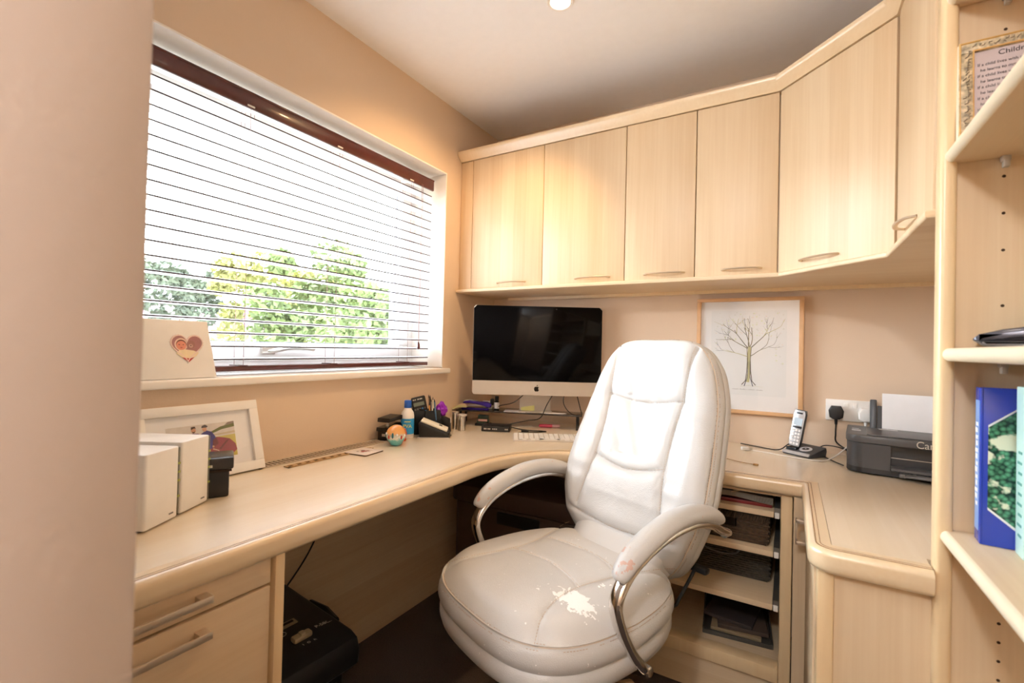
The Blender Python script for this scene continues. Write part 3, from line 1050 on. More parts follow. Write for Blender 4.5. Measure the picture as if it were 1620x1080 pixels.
def bow_handle(par, c, along, out, length=0.13):
    """slim bow handle: centre, unit direction along, unit direction away from the door"""
    a = Vector(along)
    o_ = Vector(out)
    c = Vector(c)
    pts = [c - a * length / 2, c - a * length * .40 + o_ * .018, c - a * length * .2 + o_ * .025, c + o_ * .027, c + a * length * .2 + o_ * .025, c + a * length * .40 + o_ * .018, c + a * length / 2]
    b = MB()
    b.tube(smooth_path(pts, 4), 0.0034, 8, flat=1.6, up=(0, 0, 1))
    return b.build('handle', NICKEL, par, label='slim satin nickel bow handle')
xs = [-1.345, -0.956, -0.582, -0.313, A_[0]]
for i in range(4):
    t_ = 0.003
    d_ = wl(xs[i] + t_ / 2, xs[i + 1] - t_ / 2, FC, FC + 0.020, ZB, ZT, 'door', WZ, .0025)
    hc = {0: -1.115, 1: -0.72, 2: -0.425, 3: -0.155}[i]
    bow_handle(d_, (hc, FC, ZB + .020 - 1.38), (1, 0, 0), (0, -1, 0), 0.15 if i < 3 else 0.125)
# diagonal corner door
mid = Vector(((A_[0] + B_[0]) / 2, (A_[1] + B_[1]) / 2, 0))
dv_ = Vector((B_[0] - A_[0], B_[1] - A_[1], 0))
ang = math.atan2(dv_.y, dv_.x)
ln_ = dv_.length
dd = MB().box(-ln_ / 2 + .003, ln_ / 2 - .004, 0, 0.02, ZB - 1.38 - .004, ZT - 1.38, .0025).build('door', WZ, wc, loc=(mid.x, mid.y, 0), rot=(0, 0, ang))
bow_handle(dd, (-0.035, 0, ZB + .024 - 1.38), (1, 0, 0), (0, -1, 0), 0.13)
# right-hand run door
wl(XC + .002, XC + .02, 1.562, 1.574, ZB, ZT, 'filler_strip', WZY)
dr_ = wl(XC, XC + 0.020, 1.205, 1.558, ZB, ZT, 'door', WZY, .0025)
bow_handle(dr_, (XC, 1.40, ZB + .032 - 1.38), (0, 1, 0), (-1, 0, 0), 0.13)
# cornice
cp = [(X0 + .002, FC), (A_[0], FC), (B_[0], B_[1]), (XC, 1.15)]
cpr = [(-0.03, 2.029), (0.004, 2.029), (0.010, 2.036), (0.030, 2.052), (0.034, 2.062), (0.034, 2.070), (0.026, 2.074), (-0.03, 2.074)]
MB().sweep(cp, [(o, z - 1.38) for o, z in cpr]).build('cornice', LIP, wc, smooth=40)

# ------------------------------------------------------------------ open bookcase on the right
PX = 0.231
bc2 = thing('bookcase', 'tall open maple bookcase with adjustable shelves at the right edge', 'bookcase', (0.4, 0.70, 0))
def kb(x0, x1, y0, y1, z0, z1, name, m_, bev=0, par=None, seg=3):
    return MB().box(x0 - .4, x1 - .4, y0 - .7, y1 - .7, z0, z1, bev, seg=seg).build(name, m_, par or bc2)
kb(PX + .002, X1 - .003, 1.122, 1.142, 0, ZC - .002, 'side_panel', WZ)
kb(PX - .004, PX + .020, 1.107, 1.160 - .016, 0, ZC - .002, 'front_post', LIPZ, .007)
kb(PX + .002, X1 - .003, 0.20, 0.22, 0, ZC - .002, 'side_panel', WZ)
kb(X1 - .012, X1 - .003, 0.22, 1.122, 0, ZC - .002, 'back_panel', WZY)
SHZ = (1.762, 1.480, 1.126, 0.804, 0.42, 0.10)
pin = MB().box(-.006, .006, -.012, 0, -.008, .006, .002)
pin.box(-.004, .004, -.014, -.002, -.018, -.006, .001)
PINM = mat('clear_grey_plastic', (190, 180, 166), .3)
for z in SHZ:
    s_ = MB().box(PX + .012 - .4, X1 - .013 - .4, 0.222 - .7, 1.120 - .7, z - .013, z + .010, 0).build('shelf', WY, bc2)
    b = MB()
    pr = [(PX + .012 - .4 - .010 * math.cos(R(a)), z - .0015 + .0115 * math.sin(R(a))) for a in range(-90, 91, 15)]
    b.prism(pr, 0.222 - .7, 1.120 - .7, 'xz')
    b.build('shelf_nosing', mat('cream_edge', (240, 226, 198), .35) if 'cream_edge' not in bpy.data.materials else bpy.data.materials['cream_edge'], s_, smooth=40)
    for xx in (0.313,):
        o = pin.build('shelf_pin', PINM, s_, loc=(xx - .4, 1.121 - .7, z - .014)) if z == SHZ[0] else None
        if o is None:
            o = bpy.data.objects['shelf_pin'].copy()
            C.objects.link(o)
            o.parent = s_
            o.location = (xx - .4, 1.121 - .7, z - .014)
HOLE = mat('hole_dark', (62, 40, 22), .9)
ph = MB().lathe([(0.0, 0.0), (0.0026, 0.0), (0.0026, -0.0007), (0.0036, -0.0007)][:3], seg=12, M=Euler((R(90), 0, 0)).to_matrix().to_4x4())
h0 = None
k = 0
z = 0.155
while z < 2.2:
    if all(abs(z - s_) > 0.02 for s_ in SHZ):
        if (z < 0.80) or (1.0 < z < 1.3 and k % 3 == 0) or z > 1.3 and k % 2 == 0:
            if h0 is None:
                h0 = ph.build('peg_hole', HOLE, bc2, loc=(0.313 - .4, 1.1218 - .7, z))
            else:
                o = h0.copy()
                C.objects.link(o)
                o.parent = bc2
                o.location = (0.313 - .4, 1.1218 - .7, z)
    k += 1
    z += 0.032

# ------------------------------------------------------------------ office chair
CX, CY = -0.515, 1.2005
ch = thing('office_chair', 'white leather swivel office chair with chrome arms, seat cover flaking', 'chair', (CX, CY, 0.073), R(-22.2))
ch.scale = (.935, .935, .935)
def sgn(x):
    return 1 if x >= 0 else -1
def groove(d, w_, depth):
    return -depth * math.exp(-(d / w_) ** 2)
def seg_dist(px, py, pts):
    best = 9
    for i in range(len(pts) - 1):
        ax, ay = pts[i]
        bx, by = pts[i + 1]
        dx, dy = bx - ax, by - ay
        L2 = dx * dx + dy * dy
        t = max(0, min(1, ((px - ax) * dx + (py - ay) * dy) / L2)) if L2 else 0
        d = math.hypot(px - ax - t * dx, py - ay - t * dy)
        best = min(best, d)
    return best
def cushion(outline, prof, height, seams, warp, NA=200, NR=64, wr=None):
    """closed upholstered form: face disc -> rim -> back. outline(a)->(s,t); prof: rings [(radial factor, depth)]"""
    pts = [outline(2 * PI * k / NA) for k in range(NA)]
    cx = sum(p[0] for p in pts) / NA
    cy = sum(p[1] for p in pts) / NA
    vs = []
    fs = []
    ring = []
    # face
    for i in range(1, NR + 1):
        q = i / NR
        ring.append(('f', q))
    for (rf, dp) in prof:
        ring.append(('r', rf, dp))
    vs.append(warp(cx, cy, height(cx, cy, 0)))
    for r_ in ring:
        for k in range(NA):
            s_, t_ = pts[k]
            if r_[0] == 'f':
                q = r_[1]
                s2 = cx + (s_ - cx) * q
                t2 = cy + (t_ - cy) * q
                h_ = height(s2, t2, q)
                for (pl_, w_, dep) in seams:
                    d_ = seg_dist(s2, t2, pl_)
                    if d_ < .06:
                        h_ += groove(d_, w_, dep) + groove(d_, w_ * 4.5, dep * .8)
                if wr:
                    h_ += wr(s2, t2)
                vs.append(warp(s2, t2, h_))
            else:
                L_ = math.hypot(s_ - cx, t_ - cy)
                f_ = (L_ + r_[1]) / L_
                vs.append(warp(cx + (s_ - cx) * f_, cy + (t_ - cy) * f_, r_[2]))
    for k in range(NA):
        l = (k + 1) % NA
        fs.append([0, 1 + k, 1 + l])
    for i in range(len(ring) - 1):
        a0 = 1 + i * NA
        b0 = a0 + NA
        for k in range(NA):
            l = (k + 1) % NA
            fs.append([a0 + k, b0 + k, b0 + l, a0 + l])
    last = 1 + (len(ring) - 1) * NA
    ss = [vs[last + k] for k in range(NA)]
    cc = Vector((0, 0, 0))
    for p in ss:
        cc += Vector(p)
    vs.append(tuple(cc / NA))
    e = len(vs) - 1
    for k in range(NA):
        l = (k + 1) % NA
        fs.append([last + k, e, last + l])
    m_ = MB()
    m_.add(vs, fs)
    return m_, pts

def stitches(path3, name, par, m_, L_=0.0045, gap=0.003, r=0.0007):
    P = [Vector(p) for p in path3]
    b = MB()
    acc = 0
    for i in range(len(P) - 1):
        d_ = P[i + 1] - P[i]
        l = d_.length
        if l < 1e-6:
            continue
        t = -acc
        while t + L_ < l:
            if t >= 0:
                p0 = P[i] + d_ * (t / l)
                p1 = P[i] + d_ * ((t + L_) / l)
                b.tube([p0, p1], r, 4)
            t += L_ + gap
        acc = l - t if l - t < 0.01 else 0
    return b.build(name, m_, par, kind='stuff')
THREAD = mat('tan_thread', (188, 158, 128), .8)
PIPE = mat('cream_piping', (226, 212, 196), .4)

# seat ---------------------------------------------------------------
def seat_out(a):
    c, s_ = math.cos(a), math.sin(a)
    x = 0.280 * sgn(c) * abs(c) ** 0.62
    y = 0.285 * sgn(s_) * abs(s_) ** 0.62
    if y > 0:
        x *= 1 - 0.10 * (y / .285)
    if y < 0:
        y -= 0.018 * (1 - (x / .280) ** 2)
    return (x, y - .045)
def seat_h(s_, t_, q):
    t_ = t_ + .045
    base = 0.500 + 0.018 * (1 - q ** 2)
    e = max(0, q - 0.80) / 0.20
    base -= 0.028 * e ** 2.2
    base -= 0.012 * math.exp(-((s_) / .16) ** 2) * math.exp(-((t_ - .05) / .14) ** 2)
    if t_ < -.15:
        base -= 0.9 * (t_ + .15) ** 2
    return base
seam_c = [(0.30 * k / 12 * 0 + x, y) for k, (x, y) in enumerate([])]
sl_ = [(-0.13 - 0.03 * math.sin(PI * (k / 14)) * -1, -0.29 + 0.54 * k / 14) for k in range(15)]
left_seam = [(-0.165 + 0.035 * math.sin(PI * k / 14), -0.27 + 0.52 * k / 14) for k in range(15)]
right_seam = [(0.215 - 0.075 * math.sin(PI * (k / 14) ** .8), -0.27 + 0.52 * k / 14) for k in range(15)]
left_seam = [(-0.215 + 0.075 * math.sin(PI * (k / 14) ** .8), -0.27 + 0.52 * k / 14) for k in range(15)]
cross1 = [(-0.14 + 0.28 * k / 12, -0.06 + .035 * math.sin(PI * k / 12)) for k in range(13)]
cross2 = [(-0.14 + 0.28 * k / 12, 0.09 + .035 * math.sin(PI * k / 12)) for k in range(13)]
sprof = [(0.006, 0.466), (0.003, 0.463), (0.001, 0.4605), (0.004, 0.458), (0.010, 0.452), (0.014, 0.440), (0.016, 0.425), (0.012, 0.412), (0.006, 0.404), (0.002, 0.400),
         (0.006, 0.396), (0.010, 0.386), (0.010, 0.370), (0.004, 0.352), (-0.012, 0.340), (-0.05, 0.335)]
left_seam, right_seam, cross1, cross2 = [[(x, y - .045) for x, y in q] for q in (left_seam, right_seam, cross1, cross2)]
def seat_warp(s_, t_, h_):
    # sides curl up slightly at the rear, underside tapers
    z = h_
    return (s_, t_, z)
SEATM = worn_leather('seat_leather', [((0.185, -0.16, 0.48), (0.085, 0.055, 0.2), 0.62), ((0.18, -0.05, 0.48), (0.03, 0.03, .2), 0.22), ((0.10, -0.20, 0.48), (0.03, 0.03, .2), 0.2)], None, (250, 248, 246), scale=70, thr=0.22)
m_, spts = cushion(seat_out, sprof, seat_h, [(left_seam, .0035, .005), (right_seam, .0035, .005), (cross1, .003, .0035), (cross2, .003, .0035)], seat_warp,
                   wr=lambda s_, t_: 0.0012 * math.sin(38 * s_ + 9 * t_) * math.sin(21 * t_ + 3 * s_))
seat = m_.build('seat', SEATM, ch, smooth=60)
for (dz, off) in ((0.4655, -.001), (0.456, .0085)):
    pth = []
    for k in range(len(spts) + 1):
        s_, t_ = spts[k % len(spts)]
        L_ = math.hypot(s_, t_ + .045)
        f_ = (L_ + off + .001) / L_
        pth.append((s_ * f_, (t_ + .045) * f_ - .045, dz + .001))
    stitches(pth, 'edge_stitching', seat, THREAD)
MB().tube([(s_ * 1.005, (t_ + .045) * 1.005 - .045, 0.461) for s_, t_ in spts], 0.0022, 6, closed=True).build('seat_piping', PIPE, seat)
for nm_, pl_ in (('a', left_seam), ('b', right_seam), ('c', cross1), ('d', cross2)):
    pth = []
    for (x, y) in pl_:
        q = max(abs(x) / .270, abs(y + .045) / .29)
        pth.append((x + .004, y, seat_h(x, y, min(q, 1)) - 0.0012))
    stitches(pth, 'seam_stitching', seat, THREAD, r=.0006)

# backrest -----------------------------------------------------------
# face coordinates: s across, t up from the seat (0 .. 0.68)
def hw(t_):
    """half width of the back at height t"""
    ks = [(-0.07, 0.190), (0.0, 0.222), (0.06, 0.244), (0.14, 0.262), (0.22, 0.272), (0.30, 0.268), (0.40, 0.256), (0.50, 0.246), (0.60, 0.232), (0.68, 0.216)]
    for i in range(len(ks) - 1):
        if t_ <= ks[i + 1][0]:
            u = (t_ - ks[i][0]) / (ks[i + 1][0] - ks[i][0])
            u = max(0, u)
            return ks[i][1] + (ks[i + 1][1] - ks[i][1]) * u
    return ks[-1][1]
TH = 0.675
TC = (TH - .065) / 2
def back_out(a):
    c, s_ = math.cos(a), math.sin(a)
    t_ = (TH + .065) / 2 * sgn(s_) * abs(s_) ** 0.56 + (TH - .065) / 2
    x = hw(t_) * sgn(c) * abs(c) ** 0.42
    return (x, t_)
def spine(t_):
    """(y, z) of the face plane in chair space"""
    ks = [(-.1, .30), (-.04, .272), (0.0, 0.256), (.07, .246), (.16, .265), (.265, .302), (.37, .345), (.475, .386), (.58, .412), (.68, .424), (.8, .43)]
    y = ks[-1][1]
    for i in range(len(ks) - 1):
        if t_ <= ks[i + 1][0]:
            u = (t_ - ks[i][0]) / (ks[i + 1][0] - ks[i][0])
            y = ks[i][1] + (ks[i + 1][1] - ks[i][1]) * u
            break
    z = 0.475 + t_
    return y, z
def back_warp(s_, t_, h_):
    y, z = spine(t_)
    # h_ measured along the face normal, towards the sitter (-y); wings come forward
    y -= 0.020 * (abs(s_) / .27) ** 2.2
    return (s_, y - h_, z + h_ * 0.22)
def back_h(s_, t_, q):
    e = max(0, q - 0.78) / 0.22
    h_ = 0.050 - 0.032 * e ** 2.0
    h_ += 0.010 * math.exp(-(s_ / .12) ** 2) * math.exp(-((t_ - .55) / .09) ** 2)
    h_ += 0.012 * math.exp(-(s_ / .14) ** 2) * math.exp(-((t_ - .20) / .09) ** 2)
    h_ += 0.018 * math.exp(-(s_ / .17) ** 2) * math.exp(-((t_ - .07) / .06) ** 2)
    return h_
def inner_half(t_):
    ks = [(0.0, 0.160), (0.10, 0.168), (0.20, 0.150), (0.265, 0.140), (0.37, 0.138), (0.475, 0.148), (0.58, 0.152), (0.675, 0.160)]
    for i in range(len(ks) - 1):
        if t_ <= ks[i + 1][0]:
            u = (t_ - ks[i][0]) / (ks[i + 1][0] - ks[i][0])
            return ks[i][1] + (ks[i + 1][1] - ks[i][1]) * max(0, u)
    return ks[-1][1]
vl = [(-inner_half(.10 + .555 * k / 16), .10 + .555 * k / 16) for k in range(17)]
vr = [(inner_half(.10 + .555 * k / 16), .10 + .555 * k / 16) for k in range(17)]
def cross(t_, sag, hwid=None):
    wv = hwid or inner_half(t_)
    return [(-wv + 2 * wv * k / 12, t_ - sag * math.sin(PI * k / 12)) for k in range(13)]
c1 = cross(.475, .018)
c2 = cross(.270, .024)
c3 = cross(.085, .020, .215)
def wrk(s_, t_):
    g = 0.0
    if abs(s_) < .14 and t_ > .48:
        g += 0.0016 * math.sin(s_ * 105 + 4 * math.sin(t_ * 14)) * math.exp(-((s_ + .02) / .09) ** 2)
    elif abs(s_) < .15 and .29 < t_ < .48:
        g += 0.0017 * math.sin(s_ * 70 + t_ * 45) * math.exp(-((s_ + .03) / .08) ** 2)
    elif abs(s_) > .13:
        g += 0.0010 * math.sin(t_ * 120 + 8 * s_) * math.exp(-((t_ - .30) / .14) ** 2)
    g *= 1.7
    return g + 0.0010 * math.sin(31 * s_ + 17 * t_) * math.sin(23 * t_)
bprof = [(0.004, 0.012), (0.002, 0.009), (0.000, 0.0065), (0.003, 0.004), (0.008, -0.004), (0.010, -0.020), (0.008, -0.032), (0.006, -0.034), (0.008, -0.036), (0.008, -0.056), (0.000, -0.076), (-0.02, -0.088), (-0.07, -0.094)]
m_, bpts = cushion(back_out, bprof, back_h, [(vl, .0035, .007), (vr, .0035, .007), (c1, .0035, .006), (c2, .0035, .006), (c3, .0035, .007)], back_warp, NA=220, NR=80, wr=wrk)
back = m_.build('backrest', LEATHER, ch, smooth=60)
for (h_, off) in ((0.013, .004), (0.001, .007)):
    pth = []
    for k in range(len(bpts) + 1):
        s_, t_ = bpts[k % len(bpts)]
        L_ = math.hypot(s_, t_ - TC)
        f_ = (L_ + off + .001) / L_
        pth.append(back_warp(s_ * f_, TC + (t_ - TC) * f_, h_))
    stitches(pth, 'edge_stitching', back, THREAD)
pth = []
for k in range(len(bpts)):
    s_, t_ = bpts[k]
    L_ = math.hypot(s_, t_ - TC)
    f_ = (L_ + .0035) / L_
    pth.append(back_warp(s_ * f_, TC + (t_ - TC) * f_, .0065))
MB().tube(pth, 0.0022, 6, closed=True).build('back_piping', PIPE, back)
for pl_ in (vl, vr, c1, c2, c3):
    pth = []
    for (x, t_) in pl_:
        q = max(abs(x) / hw(t_), abs(t_ - TC) / (TH - TC))
        p = back_warp(x + .003, t_ + .003, back_h(x, t_, min(q, 1)) - .0022)
        pth.append(p)
    stitches(pth, 'seam_stitching', back, THREAD, r=.0006)
# curved link panel between seat and back
b = MB()
rows = []
for i in range(11):
    u = i / 10
    y = 0.09 + 0.10 * u
    z = 0.468 + 0.085 * u ** 1.6
    wv = 0.155 + 0.03 * u
    rows.append([(wv * (2 * k / 14 - 1), y + 0.05 * (2 * k / 14 - 1) ** 4, z + 0.012 * math.sin(PI * u) * 1 - .01 * (2 * k / 14 - 1) ** 4) for k in range(15)])
vs = [p for r_ in rows for p in r_] + [(p[0], p[1] + .03, p[2] - .06) for r_ in rows for p in r_]
N1 = 15
fs = []
for i in range(10):
    for k in range(14):
        fs.append([i * N1 + k, i * N1 + k + 1, (i + 1) * N1 + k + 1, (i + 1) * N1 + k])
o1 = 11 * N1
for i in range(10):
    for k in range(14):
        fs.append([o1 + i * N1 + k, o1 + (i + 1) * N1 + k, o1 + (i + 1) * N1 + k + 1, o1 + i * N1 + k + 1])
for i in range(10):
    fs.append([i * N1, (i + 1) * N1, o1 + (i + 1) * N1, o1 + i * N1])
    fs.append([i * N1 + 14, o1 + i * N1 + 14, o1 + (i + 1) * N1 + 14, (i + 1) * N1 + 14])
b.add(vs, fs)
b.build('lumbar_link', LEATHER, ch, smooth=60)

# arms ---------------------------------------------------------------
PADM = worn_leather('armrest_leather', [((0.0, -0.11, 0.63), (0.6, 0.06, 0.05), 0.34), ((0, 0.03, 0.70), (.6, .06, .02), .16)], None, (206, 172, 158), scale=38, thr=0.22)
for sx in (-1, 1):
    arm = [(0.288, 0.345, 0.598), (0.292, 0.31, 0.612), (0.294, 0.25, 0.640), (0.296, 0.16, 0.660), (0.296, 0.06, 0.656), (0.296, -0.03, 0.634), (0.295, -0.10, 0.598), (0.294, -0.138, 0.548), (0.292, -0.125, 0.490), (0.290, -0.085, 0.420),
           (0.286, -0.03, 0.352), (0.24, 0.0, 0.315), (0.14, 0.0, 0.302), (0.03, 0.0, 0.300)]
    pp = smooth_path([(sx * a, y, z) for a, y, z in arm], 6)
    b = MB()
    b.tube(pp, 0.0125, 12, flat=1.55, up=None)
    b.build('arm_frame', CHROME, ch, label='curved chrome arm', smooth=70)
    b = MB()
    b.lathe([(0.0, 0.004), (0.010, 0.003), (0.0135, 0.0), (0.0135, -0.016)], (sx * 0.287, 0.353, 0.595), 16, M=Euler((R(-90), 0, 0)).to_matrix().to_4x4())
    b.build('arm_cap', CHROME, ch)
    b = MB()
    b.lathe([(0.0, 0.004), (0.010, 0.003), (0.013, 0.0), (0.013, -0.02)], (sx * 0.306, -0.025, 0.350), 16, M=Euler((0, R(90 * sx), 0)).to_matrix().to_4x4())
    b.build('arm_cap', CHROME, ch)
    pad = [(0.294, 0.300, 0.640), (0.294, 0.285, 0.652), (0.295, 0.24, 0.672), (0.296, 0.16, 0.689), (0.297, 0.06, 0.686), (0.297, -0.03, 0.662), (0.296, -0.09, 0.634), (0.295, -0.125, 0.605), (0.294, -0.135, 0.592)]
    pp = smooth_path([(sx * a, y, z) for a, y, z in pad], 6)
    n_p = len(pp)
    rr = []
    for i in range(n_p):
        u = i / (n_p - 1)
        rr.append(0.0235 * min(1, (math.sin(PI * min(1, max(0, u)))) ** .35 + .02) + .001)
    b = MB()
    b.tube(pp, rr, 16, flat=1.3, up=None)
    b.build('arm_pad', PADM, ch, smooth=70, label='padded white armrest with worn coating')
# under-seat mechanism and base
b = MB()
b.box(-0.12, 0.12, -0.10, 0.12, 0.290, 0.338, .012)
b.build('tilt_mechanism', BLACKP, ch)
b = MB()
b.tube([(0.10, 0.08, 0.315), (0.20, 0.24, 0.38), (0.205, 0.33, 0.465)], 0.005, 8)
b.box(0.190, 0.245, 0.318, 0.345, 0.458, 0.476, .006)
b.build('height_lever', BLACKP, ch)
b = MB()
b.cyl((0, 0, 0.01), (0, 0, 0.20), 0.030, seg=20)
b.cyl((0, 0, 0.20), (0, 0, 0.30), 0.018, seg=20)
b.build('gas_lift', BLACKP, ch)
b = MB()
b.box(0.02, 0.085, 0.15, 0.19, 0.30, 0.5, .01)
b.box(-0.085, -0.02, 0.15, 0.19, 0.30, 0.5, .01)
b.build('back_bracket', BLACKP, ch)
for k in range(5):
    a = R(72 * k + 20)
    c, s_ = math.cos(a), math.sin(a)
    b = MB()
    b.tube(smooth_path([(0.02 * c, 0.02 * s_, 0.038), (0.10 * c, 0.10 * s_, 0.051), (0.20 * c, 0.20 * s_, 0.031), (0.31 * c, 0.31 * s_, -0.005)], 5), [0.022] * 8 + [0.018] * 8, 10, flat=1.2)
    lg = b.build('base_leg', CHROME, ch, smooth=70)
    b = MB()
    b.tube([(0.30 * c, 0.30 * s_, -0.003), (0.30 * c, 0.30 * s_, -0.032)], 0.008, 8)
    for q in (-1, 1):
        p = Vector((0.31 * c, 0.31 * s_, -0.0522))
        ax = Vector((-s_, c, 0))
        b.tube([p + ax * .004 * q, p + ax * .020 * q], 0.0255, 16)
    b.build('castor', BLACKP, lg, smooth=40)
# ------------------------------------------------------------------ all-in-one computer
ALU = mat('satin_aluminium', (214, 206, 196), 0.38, metal=.25)
mon = thing('desktop_computer', 'slim all-in-one computer with a black screen and silver chin on the corner desk', 'computer', (-1.013, 1.934, 1.104), R(31.2))
MW, MH_ = 0.300, 0.208
b = MB()
b.prism([(-MW, -MH_), (MW, -MH_), (MW, MH_), (-MW, MH_)], -0.001, 0.005, 'xz', vb=0.014, bev=.0015)
b.build('casing', ALU, mon)
b = MB()
rows = []
for (sx_, sz_, y) in ((1, 1, .005), (.93, .92, .010), (.7, .7, .022), (.4, .45, .034), (.15, .2, .038)):
    rows.append([(MW * .99 * sx_ * x, y, MH_ * .98 * sz_ * z) for x, z in ell(0, 0, 1, 1, 32)])
rows = [[(sgn(x) * (abs(x) / (MW * .99 * s0)) ** .35 * MW * .99 * s0 if abs(x) > 1e-6 else 0, y, sgn(z) * (abs(z) / (MH_ * .98 * s1)) ** .35 * MH_ * .98 * s1 if abs(z) > 1e-6 else 0) for x, y, z in r_] for r_, (s0, s1, _) in zip(rows, ((1, 1, 0), (.93, .92, 0), (.7, .7, 0), (.4, .45, 0), (.15, .2, 0)))]
fs = []
for i in range(4):
    for k in range(32):
        fs.append([i * 32 + k, i * 32 + (k + 1) % 32, (i + 1) * 32 + (k + 1) % 32, (i + 1) * 32 + k])
fs.append([4 * 32 + k for k in range(32)])
b.add([p for r_ in rows for p in r_], fs)
b.build('rear_shell', ALU, mon)
MB().prism([(-MW + .0005, -MH_ + .0655), (MW - .0005, -MH_ + .0655), (MW - .0005, MH_ - .014), (MW - .014, MH_ - .0005), (-MW + .014, MH_ - .0005), (-MW + .0005, MH_ - .014)], -0.0024, -0.001, 'xz', bev=.0005).build('screen', SCREEN, mon, label='glossy black screen')
LOGO = mat('logo_black', (18, 14, 12), .25)
body = []
lx, lz = 0.0, -MH_ + 0.031
raw = [(0, .72), (.28, .82), (.62, .76), (.86, .52), (.70, .36), (.60, .10), (.66, -.18), (.90, -.36), (.78, -.66), (.54, -.94), (.32, -1.0), (0, -.90), (-.32, -1.0), (-.56, -.92), (-.84, -.50), (-.94, 0), (-.86, .46), (-.60, .76), (-.28, .82)]
s9 = .0125
b = MB()
b.prism([(lx + x * s9, lz + z * s9) for x, z in raw], -.0016, -.0009, 'xz')
b.prism([(lx + x * s9, lz + z * s9) for x, z in [(0.02, .95), (.10, 1.28), (.40, 1.55), (.42, 1.30), (.26, 1.04)]], -.0016, -.0009, 'xz')
b.build('logo', LOGO, mon, label='small black fruit-shaped emblem')
MB().lathe([(0, 0), (.003, 0), (.003, -.0005)], (0.085, -.0026, MH_ - .012), 12, M=Euler((R(90), 0, 0)).to_matrix().to_4x4()).build('camera_lens', GREYP, mon)
b = MB()
zf = 0.8105 - 1.104
b.prism([(0.075, -0.16), (0.081, -0.16), (0.098, zf + .004), (0.092, zf + .004)], -0.075, 0.075, 'yz', bev=.001)
b.prism([(0.04, zf), (0.11, zf), (0.11, zf + .004), (0.04, zf + .004)], -0.08, 0.08, 'yz', bev=.001)
b.box(-0.04, 0.04, 0.03, 0.085, -0.10, -0.04, .004)
b.build('stand', ALU, mon)

# ------------------------------------------------------------------ smoked riser shelf
rz_ = R(20)
ri = thing('monitor_riser', 'low smoked glass riser on black legs beneath the computer', 'riser', (-1.10, 1.918, ZD), rz_)
MB().prism([(-0.305, 0.0), (0.30, 0.0), (0.30, 0.128), (-0.305, 0.17)], 0.064, 0.070, 'xy', bev=.0015).build('riser_shelf', mat('smoked_glass_top', (58, 50, 44), .08), ri)
for x in (-0.29, 0.272):
    b = MB()
    b.box(x, x + .010, 0.008, 0.018, 0.0, 0.064)
    b.box(x, x + .010, 0.10, 0.11, 0.0, 0.064)
    b.box(x, x + .010, 0.008, 0.11, 0.0, 0.006)
    b.build('leg_frame', BLACKP, ri)
ZR = ZD + 0.0705
def on_riser(x, y):
    """riser coordinates to world"""
    return (-1.10 + x * math.cos(rz_) - y * math.sin(rz_), 1.918 + x * math.sin(rz_) + y * math.cos(rz_))

# papers and notes on the riser
p = on_riser(-0.02, 0.035)
tag(MB().box(-.052, .052, -.03, .03, 0, .003).build('envelope', PAPER, loc=(p[0], p[1], ZR), rot=(0, 0, rz_ + R(4))), 'white envelope flat on the riser below the computer stand', 'paper')
p = on_riser(0.155, 0.035)
tag(MB().prism([(-.06, -.005), (-.02, -.028), (.05, -.02), (.07, .008), (.0, .028)], 0, .001, 'xy').build('loose_paper', PAPER, loc=(p[0], p[1], ZR), rot=(0, 0, rz_)), 'torn white sheet on the right half of the riser', 'paper')
YEL = mat('note_yellow', (236, 232, 150), .8)
b = MB()
b.add([(x, 0.006 + .010 * (i / 6) ** 2 * (1 if k else .6), .002 + .042 * i / 6) for i in range(7) for k, x in enumerate((-.03, .034))], [[2 * i, 2 * i + 1, 2 * i + 3, 2 * i + 2] for i in range(6)])
b.add([(x, 0.0065 + .010 * (i / 6) ** 2 * (1 if k else .6), .002 + .042 * i / 6) for i in range(7) for k, x in enumerate((-.03, .034))], [[2 * i, 2 * i + 2, 2 * i + 3, 2 * i + 1] for i in range(6)])
p = on_riser(0.035, 0.055)
tag(b.build('sticky_note', YEL, loc=(p[0], p[1], ZR), rot=(R(-6), 0, rz_ + R(6)), recalc=False), 'curling yellow sticky note leaning on the computer stand', 'note')

# purple stapler
PURP = mat('purple_plastic', (62, 36, 150), .25)
p = on_riser(-0.215, 0.035)
t = thing('stapler', 'purple and silver stapler lying on the left end of the riser', 'stapler', (p[0], p[1], ZR), rz_ + R(-2))
MB().prism([(-.070, -.014), (.058, -.014), (.066, 0), (.058, .014), (-.070, .014), (-.074, 0)], 0, .009, 'xy', bev=.003).build('stapler_base', PURP, t)
MB().prism([(-.066, .012), (-.066, .016), (-.02, .022), (.055, .030), (.055, .020)], -.010, .010, 'xz', bev=.001).build('magazine_rail', STEEL, t)
MB().prism([(-.068, .030), (-.055, .040), (-.03, .044), (.02, .040), (.055, .040), (.072, .034), (.078, .024), (.074, .014), (.060, .012), (.045, .020), (.0, .028), (-.03, .030)], -.014, .014, 'xz', bev=.004, seg=3).build('stapler_arm', PURP, t)
MB().prism([(-.064, .040), (-.05, .0455), (-.03, .0475), (.01, .0430), (-.02, .0405), (-.055, .038)], -.009, .009, 'xz', bev=.002).build('grip_inlay', mat('pale_grey_rubber', (196, 194, 186), .5), t)
